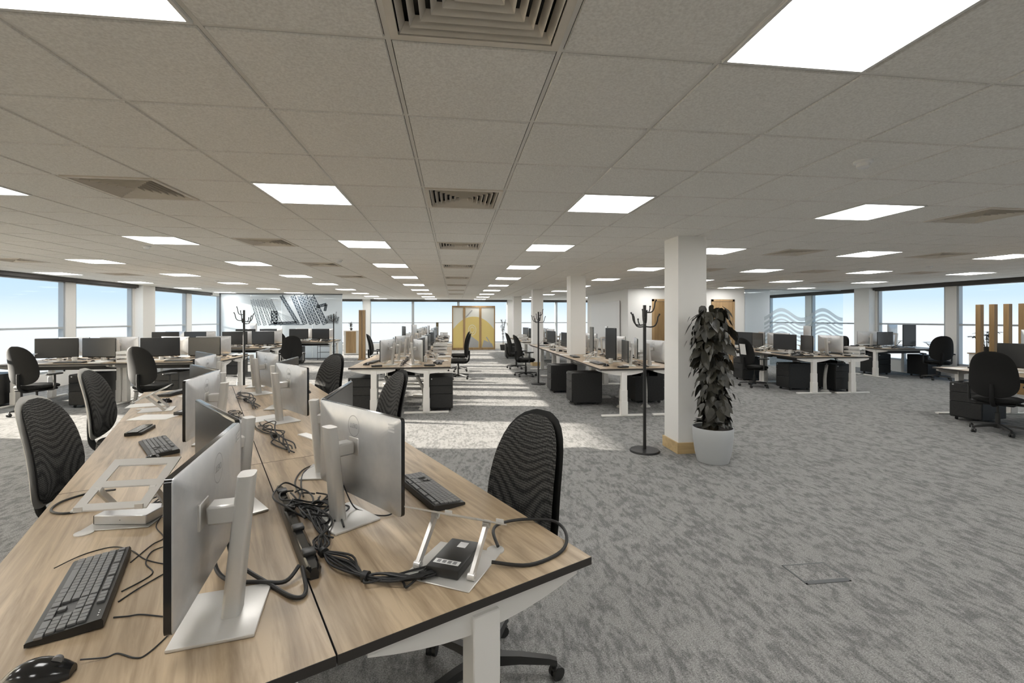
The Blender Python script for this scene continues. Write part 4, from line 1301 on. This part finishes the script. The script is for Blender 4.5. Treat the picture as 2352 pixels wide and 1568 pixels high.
chair(PChairArm, 6.80, 9.75, 5, 'black chair with a white paper on its back by the right bench')
chair(PChairArm, 9.35, 10.4, 185, 'black chair beyond the right bench, in front of the wave film')
chair(PChairArm, 12.2, 10.3, 60, 'black chair at the right window bench')
chair(PChairArm, 7.36, 5.42, 25, 'black chair at the right edge beside the drawer pedestal')
nt_ = link('paper_note', MB().mat('paper').box(-.001, .001, -.09, .09, 0, .24).mesh('paper_note'), loc=(6.80-.305, 9.70, .74)); nt_.rotation_euler = (0, R(-9), R(5))
tag(nt_, 'white paper stuck on the back of the chair by the right bench', 'paper')

# ---- pedestals: face angle is the direction the drawers look
def ped(x, y, deg, label): return PPed.put((x, y, 0), R(deg-90), label, 'drawer pedestal', 'black drawer pedestals')
for x, y, d, lb in ((-6.42, 9.15, -88, 'left of the right chair under the left window bench'), (-8.05, 9.25, -88, 'at the far left frame edge under the left window bench'), (-5.15, 9.30, -88, 'behind the right chair under the left window bench'),
                    (-5.4, 16.75, -90, 'under the bench by the mural, beside the coat stand'), (-5.9, 13.4, -90, 'under the middle left bench'),
                    (-.22, 8.08, -90, 'at the right front of the centre bench'), (-1.52, 8.08, -90, 'at the left front of the centre bench'),
                    (2.36, 8.22, 180, 'nearest, sticking out left of the pillar bench'), (2.28, 9.62, 180, 'second, left of the pillar bench'), (3.55, 8.25, 0, 'under the right side of the pillar bench'),
                    (2.26, 17.9, 180, 'farthest, at the far pillar bench'), (7.42, 10.9, 180, 'far one under the right bench left side'), (7.42, 9.3, 180, 'nearest under the right bench, behind the chair'),
                    (8.2, 9.1, -90, 'under the right bench end'), (11.75, 11.6, -90, 'under the right window bench'), (12.55, 10.95, -90, 'right one at the right window bench'), (7.92, 6.10, 190, 'beside the chair at the right frame edge')):
    ped(x, y, d, 'black drawer pedestal '+lb)
for x, y, z_, lb in ((-5.95, 9.35, 0, 'left window bench'), (-.62, 8.05, 0, 'centre bench right desk'), (-1.15, 8.05, 0, 'centre bench left desk'), (2.95, 7.7, 2, 'pillar bench left desk'), (3.3, 7.7, 1, 'pillar bench right desk'), (7.95, 9.0, -2.6, 'near end of the right bench')):
    PSpine.put((x, y, 0), z_, 'ribbed grey cable spine hanging under the '+lb, 'cable spine', 'ribbed cable spines')

# ---- coat stands
def make_coat():
    r = empty('coat_stand')
    link('base', MB().mat('black_metal').lathe([(.172, 0), (.172, .012), (.165, .022), (.03, .028)], n=40).mesh('base'), r)
    link('pole', MB().mat('black_metal').cyl((0, 0, .02), (0, 0, 1.71), .0185, n=18).mesh('pole'), r)
    for k, (a, z) in enumerate(((15, 1.63), (75, 1.52), (135, 1.48), (195, 1.46), (255, 1.50), (330, 1.46))):
        c, s = math.cos(R(a)), math.sin(R(a))
        q = lambda d, h: (c*d, s*d, z+h)
        mb = MB().mat('black_metal').tube([q(.01, 0), q(.07, -.005), q(.115, .01), q(.14, .055), q(.15, .11), q(.165, .135)], .0075, n=8); mb.ball(q(.166, .14), .011)
        if k % 2 == 0: mb.tube([q(.06, -.004), q(.075, .03), q(.08, .06)], .007, n=8); mb.ball(q(.08, .065), .011)
        link('hook', mb.mesh('hook'), r)
    return r
PCoat = Proto(make_coat)
for x, y, a, lb in ((2.215, 5.17, 0, 'in front of the nearest pillar'), (-3.88, 9.15, 2.5, 'behind the foreground bench, left'), (-3.98, 16.0, 1, 'beside the bench by the mural'), (1.98, 10.75, .4, 'beside the pillar bench')):
    PCoat.put((x, y, 0), a, 'tall black metal coat stand with curved hooks '+lb, 'coat stand', 'black coat stands')

# ---- plants
def leaf(mb, p, d, nrm, L_, W_, droop=.25):
    d = d.normalized(); s = d.cross(nrm).normalized(); n = s.cross(d)
    prof = ((0, .10), (.12, .75), (.32, 1), (.6, .78), (.85, .36), (1, .0))
    ce = [p+d*(L_*t)-Vector((0, 0, 1))*droop*L_*t*t for t, _ in prof]
    le = [c+s*(W_/2*w)+n*(.10*W_*w) for c, (t, w) in zip(ce, prof)]; ri = [c-s*(W_/2*w)+n*(.10*W_*w) for c, (t, w) in zip(ce, prof)]
    v = [[mb.bm.verts.new(q) for q in x] for x in (le, ce, ri)]
    fs = []
    for i in range(len(prof)-1):
        for a, b in ((0, 1), (1, 2)):
            q = [v[a][i], v[b][i], v[b][i+1], v[a][i+1]]
            fs.append(mb.bm.faces.new(q))
    mb._fin(fs, True)
def big_plant():
    r = empty('potted_plant', (2.80, 4.72, 0))
    mb = MB().mat('pot_white').lathe([(.145, 0), (.16, .004), (.185, .10), (.205, .25), (.212, .37), (.208, .378), (.200, .374), (.196, .30), (.02, .30)], n=48)
    link('pot', mb.mesh('pot'), r)
    link('soil', MB().mat('soil').lathe([(.194, .30), (.194, .335), (.10, .345), (.001, .345)], n=32).mesh('soil'), r)
    link('moss_pole', MB().mat('stem').cyl((0, 0, .33), (-.01, 0, 1.55), .038, .03, n=12).mesh('moss_pole'), r)
    mb = MB().mat('leaf_dark'); rn = random.Random(4)
    for k in range(520):
        z = .47+1.21*(k/520)**.95
        rad = .14+.05*math.sin(z*4+1)+.05*rn.random()
        if z > 1.45: rad *= 1-.5*(z-1.45)/.25
        if z < .58: rad *= .62
        a = rn.uniform(0, 2*PI)
        off = .05*math.sin(z*3.1)+(z-1)*.06
        q = rad*rn.uniform(.35, 1)**.7
        p = Vector((off+q*math.cos(a), q*math.sin(a), z+rn.uniform(-.03, .03)))
        out = Vector((math.cos(a), math.sin(a), 0))
        side = Vector((-math.sin(a), math.cos(a), 0))
        d = out*rn.uniform(-.1, .75)+Vector((0, 0, -1))*rn.uniform(.3, 1.1)+side*rn.uniform(-.75, .75)
        L_ = rn.choice((rn.uniform(.06, .10), rn.uniform(.10, .17)))
        leaf(mb, p, d, out+side*rn.uniform(-.6, .6)+Vector((0, 0, rn.uniform(-.2, .6))), L_, L_*rn.uniform(.55, .8), .1)
    for k in range(46):    # trailing tips that stand away from the column
        z = rn.uniform(.6, 1.6); a = rn.uniform(0, 2*PI); out = Vector((math.cos(a), math.sin(a), 0))
        p = Vector((.05*math.sin(z*3.1)+(z-1)*.06, 0, z))+out*rn.uniform(.18, .25)
        leaf(mb, p, out*.5+Vector((0, 0, -1)), out, rn.uniform(.06, .09), rn.uniform(.03, .045), .1)
    for k in range(24):
        a = rn.uniform(0, 2*PI); out = Vector((math.cos(a), math.sin(a), 0))
        leaf(mb, Vector((0, 0, .42))+out*.08, out+Vector((0, 0, rn.uniform(.2, .8))), Vector((0, 0, 1)), .13, .085, .25)
    link('foliage', mb.mesh('foliage', fix=False), r)
    mb = MB().mat('stem')
    for k in range(22):
        a = rn.uniform(0, 2*PI); c, s = math.cos(a), math.sin(a); z1 = rn.uniform(.8, 1.5)
        mb.tube([(c*.05, s*.05, .34), (c*.08+.02, s*.08, .34+(z1-.34)*.5), (c*.12+.03, s*.12, z1)], .004, n=5)
    link('vines', mb.mesh('vines'), r)
    tag(r, 'tall dark-leaved climbing plant in a round pale grey pot by the pillar', 'potted plant')
big_plant()
def small_plant(x, y, z, h, seed, label, m='leaf_green', spread=.25, n=120, pot=.13, arch=False):
    r = empty('potted_plant', (x, y, z)); rn = random.Random(seed)
    ph = pot*1.7
    link('pot', MB().mat('black_plastic').lathe([(pot*.75, 0), (pot, ph), (pot*.9, ph), (pot*.85, ph*.85), (.01, ph*.85)], n=24).mesh('pot'), r)
    ms_, ml = MB().mat('stem'), MB().mat(m)
    for k in range(9):
        a = rn.uniform(0, 2*PI); c, s = math.cos(a), math.sin(a); rr_ = spread*rn.uniform(.3, 1); hh = h*rn.uniform(.6, 1)
        end = Vector((c*rr_, s*rr_, ph+hh*(.75 if arch else 1)))
        mid = Vector((c*rr_*.35, s*rr_*.35, ph+hh*.7))
        st = Vector((c*.02, s*.02, ph*.8))
        path = catmull([st, mid, end], 6)
        ms_.tube(path, .004, n=5, smooth_path=False)
        for q in range(n//9):
            t = rn.uniform(.25, 1); p = path[min(len(path)-1, int(t*(len(path)-1)))]
            b = rn.uniform(0, 2*PI); d = Vector((math.cos(b), math.sin(b), rn.uniform(-.3, .7)))
            L_ = rn.uniform(.05, .10)
            leaf(ml, p, d, Vector((0, 0, 1)), L_, L_*.5, .3)
    link('stems', ms_.mesh('stems'), r); link('foliage', ml.mesh('foliage', fix=False), r)
    tag(r, label, 'potted plant'); return r
small_plant(2.38, 22.4, 0, 1.35, 5, 'slim potted tree right of the yellow screen at the far end', 'leaf_dark', .22, 200, .16)

# ---- oak slat screens
def slats(x, y, n, dx, dy, h, w, d, z0, label, rz=0):
    r = empty('slat_screen', (x, y, 0)); r.rotation_euler = (0, 0, rz)
    for k in range(n):
        link('slat', MB().mat('oak_frame').box(k*dx-w/2, k*dx+w/2, k*dy-d/2, k*dy+d/2, z0, h, bev=.003).mesh('slat'), r)
    link('base_rail', MB().mat('oak_frame').box(-w/2-.03, (n-1)*dx+w/2+.03, min(0, (n-1)*dy)-d/2-.03, max(0, (n-1)*dy)+d/2+.03, 0, max(z0, .04)).mesh('base_rail'), r)
    tag(r, label, 'slat screen'); return r
slats(-3.50, 18.0, 2, .125, 0, 1.87, .105, .16, .04, 'oak slat screen standing left of the centre bench')
# planter unit with oak slats at the right edge
pu = empty('storage_unit', (12.35, 8.95, 0))
link('body', MB().mat('white_metal').box(-.25, .3, -1.6, .55, .02, .72, bev=.004).mesh('body'), pu)
link('top_panel', MB().mat('oak_top').box(-.27, .32, -1.62, .57, .72, .745).mesh('top_panel'), pu)
link('plinth', MB().mat('black_metal').box(-.22, .27, -1.57, .52, 0, .02).mesh('plinth'), pu)
tag(pu, 'low white storage unit carrying plants at the right edge by the windows', 'storage unit')
sc2 = empty('slat_screen', (11.55, 8.85, 0))
for k in range(5): link('slat', MB().mat('oak_veneer').box(-.045, .045, -.262*k-.05, -.262*k+.05, .04, 1.86, bev=.003).mesh('slat'), sc2)
link('base_rail', MB().mat('oak_veneer').box(-.07, .07, -1.12, .08, 0, .04).mesh('base_rail'), sc2)
tag(sc2, 'row of tall oak slats standing at the right frame edge', 'slat screen')
small_plant(12.25, 9.25, .745, .45, 8, 'leafy plant in black pot on the unit, left of the slats', 'leaf_dark', .42, 170, .09, True)
small_plant(12.3, 8.35, .745, .42, 9, 'leafy plant in black pot on the unit, behind the slats', 'leaf_dark', .40, 170, .09, True)

# ---- far left sideboard, wire rack, plant on top
sb = empty('sideboard', (-4.35, 20.6, 0))
link('carcass', MB().mat('white_metal').box(-.32, .30, -.22, .22, .02, 1.04, bev=.004).mesh('carcass'), sb)
link('door', MB().mat('oak_frame').box(-.22, .20, -.24, -.22, .08, 1.0, bev=.003).mesh('door'), sb)
link('plinth', MB().mat('black_metal').box(-.30, .28, -.2, .2, 0, .02).mesh('plinth'), sb)
tag(sb, 'small white cabinet with oak door near the far left windows', 'cabinet')
small_plant(-4.4, 20.6, 1.04, .25, 12, 'little dark plant on the oak-doored cabinet', 'leaf_dark', .12, 90, .06)
wr = empty('wire_rack', (-4.75, 18.15, 0))
for z in (.05, .28, .50, .70):
    mb = MB().mat('frame_dark')
    for y in (-.17, .17): mb.cyl((-.3, y, z), (.3, y, z), .006, n=6)
    for k in range(11): mb.cyl((-.3+.06*k, -.17, z), (-.3+.06*k, .17, z), .003, n=5)
    link('shelf', mb.mesh('shelf'), wr)
mb = MB().mat('frame_dark')
for x in (-.3, .3):
    for y in (-.17, .17): mb.cyl((x, y, 0), (x, y, .78), .009, n=8)
link('uprights', mb.mesh('uprights'), wr)
tag(wr, 'low grey wire rack in front of the mural glass, right end', 'rack')

# ---- yellow film screen at the far end
ys = empty('folding_screen', (.97, 23.0, 0))
ed = [-1.07, -.47, .33, 1.07]
mb = MB().mat('oak_veneer')
for k in range(3):
    a, b = ed[k], ed[k+1]
    fr = MB().mat('oak_frame'); w = .055
    fr.box(a, a+w, -.03, .03, 0, 2.18); fr.box(b-w, b, -.03, .03, 0, 2.18); fr.box(a+w, b-w, -.03, .03, 2.18-w*1.6, 2.18); fr.box(a+w, b-w, -.03, .03, 0, w*1.8)
    link('frame', fr.mesh('frame'), ys)
    link('glass_pane', MB().mat('film_white').box(a+w, b-w, -.004, .004, w*1.8, 2.18-w*1.6).mesh('glass_pane'), ys)
    x0, x1 = a+w, b-w
    mb2 = MB().mat('yellow_film'); n = 24
    for q in range(n):
        xa, xb = x0+(x1-x0)*q/n, x0+(x1-x0)*(q+1)/n
        top = lambda x: 1.64-.60*(abs(x+.0)/1.0)**2.2
        mb2.face([(xa, -.006, .10), (xb, -.006, .10), (xb, -.006, top(xb)), (xa, -.006, top(xa))])
    mb2.mat('film_grey')
    if k == 1:
        mb2.face([(x0+.04, -.008, .11), (x1-.03, -.008, .11), (x1-.03, -.008, .40), (x0+.16, -.008, .78)])
        mb2.face([(x0, -.008, 1.62), (x0+.32, -.008, 1.98), (x0+.36, -.008, 1.94), (x0+.04, -.008, 1.58)])
        mb2.mat('film_white')
        for q in range(26):
            t = q*2*PI/26; t2 = t+.16; ra = .20
            P_ = lambda tt, rr_: (x0+.34+rr_*math.cos(tt), -.008, .98+rr_*1.35*math.sin(tt))
            mb2.face([P_(t, ra), P_(t2, ra), P_(t2, ra-.03), P_(t, ra-.03)])
            if q % 2: mb2.face([P_(t, .12), P_(t2+.1, .12), P_(t2+.1, .09), P_(t, .09)])
    if k == 2:
        mb2.face([(x0+.02, -.008, .11), (x1-.03, -.008, .11), (x1-.1, -.008, .30), (x0+.12, -.008, .48)])
        mb2.face([(x0+.22, -.009, .62), (x0+.27, -.009, .64), (x0+.46, -.009, .34), (x0+.41, -.009, .32)])
    link('film', mb2.mesh('film', fix=False), ys)
tag(ys, 'oak-framed three-panel screen with yellow dome film at the far end', 'screen')
lb_ = empty('window_ledge', (-.7, 23.05, 0))
link('seat', MB().mat('oak_veneer').box(-.8, .45, -.2, .2, .68, .72).mesh('seat'), lb_)
for x in (-.7, .35): link('leg', MB().mat('white_metal').box(x-.03, x+.03, -.18, .18, 0, .68).mesh('leg'), lb_)
tag(lb_, 'narrow oak ledge left of the yellow screen', 'ledge')

# ---- floor box with its lid, in the open carpet
fb = empty('floor_box', (2.19, 2.565, 0))
mb = MB().mat('frame_dark'); w, d = .145, .105
for a in ((-w, w, -d, -d+.013), (-w, w, d-.010, d), (-w, -w+.010, -d, d), (w-.010, w, -d, d)): mb.box(*a, 0, .003)
link('rim', mb.mesh('rim'), fb)
link('lid', MB().mat('carpet').box(-w+.01, w-.01, -d+.01, d-.01, 0, .0025).mesh('lid'), fb)
link('flap', MB().mat('frame_dark').box(-w+.012, w-.012, -d+.010, -d+.032, .0025, .0035).mesh('flap'), fb)
tag(fb, 'square carpeted floor box lid with metal rim in the open carpet', 'floor box')

# ---- extra things on the window benches
put(PMon, R3, 1, .86, .20, .75, 'black-screened monitor', 'monitor', k=0)
put(PKey, R3, 1, .80, .58, PI, 'black keyboard', 'keyboard', k=0)
put(PDock, R3, 1, .30, .40, .3, 'small black docking station', 'docking station', k=0)
put(PPaper, R3, 1, .25, .66, .4, 'loose white paper', 'paper', k=0)
PTray.put(R1.P(1, .16, .55), .4, 'three-tier white letter tray on the near right corner of the right bench', 'letter tray')
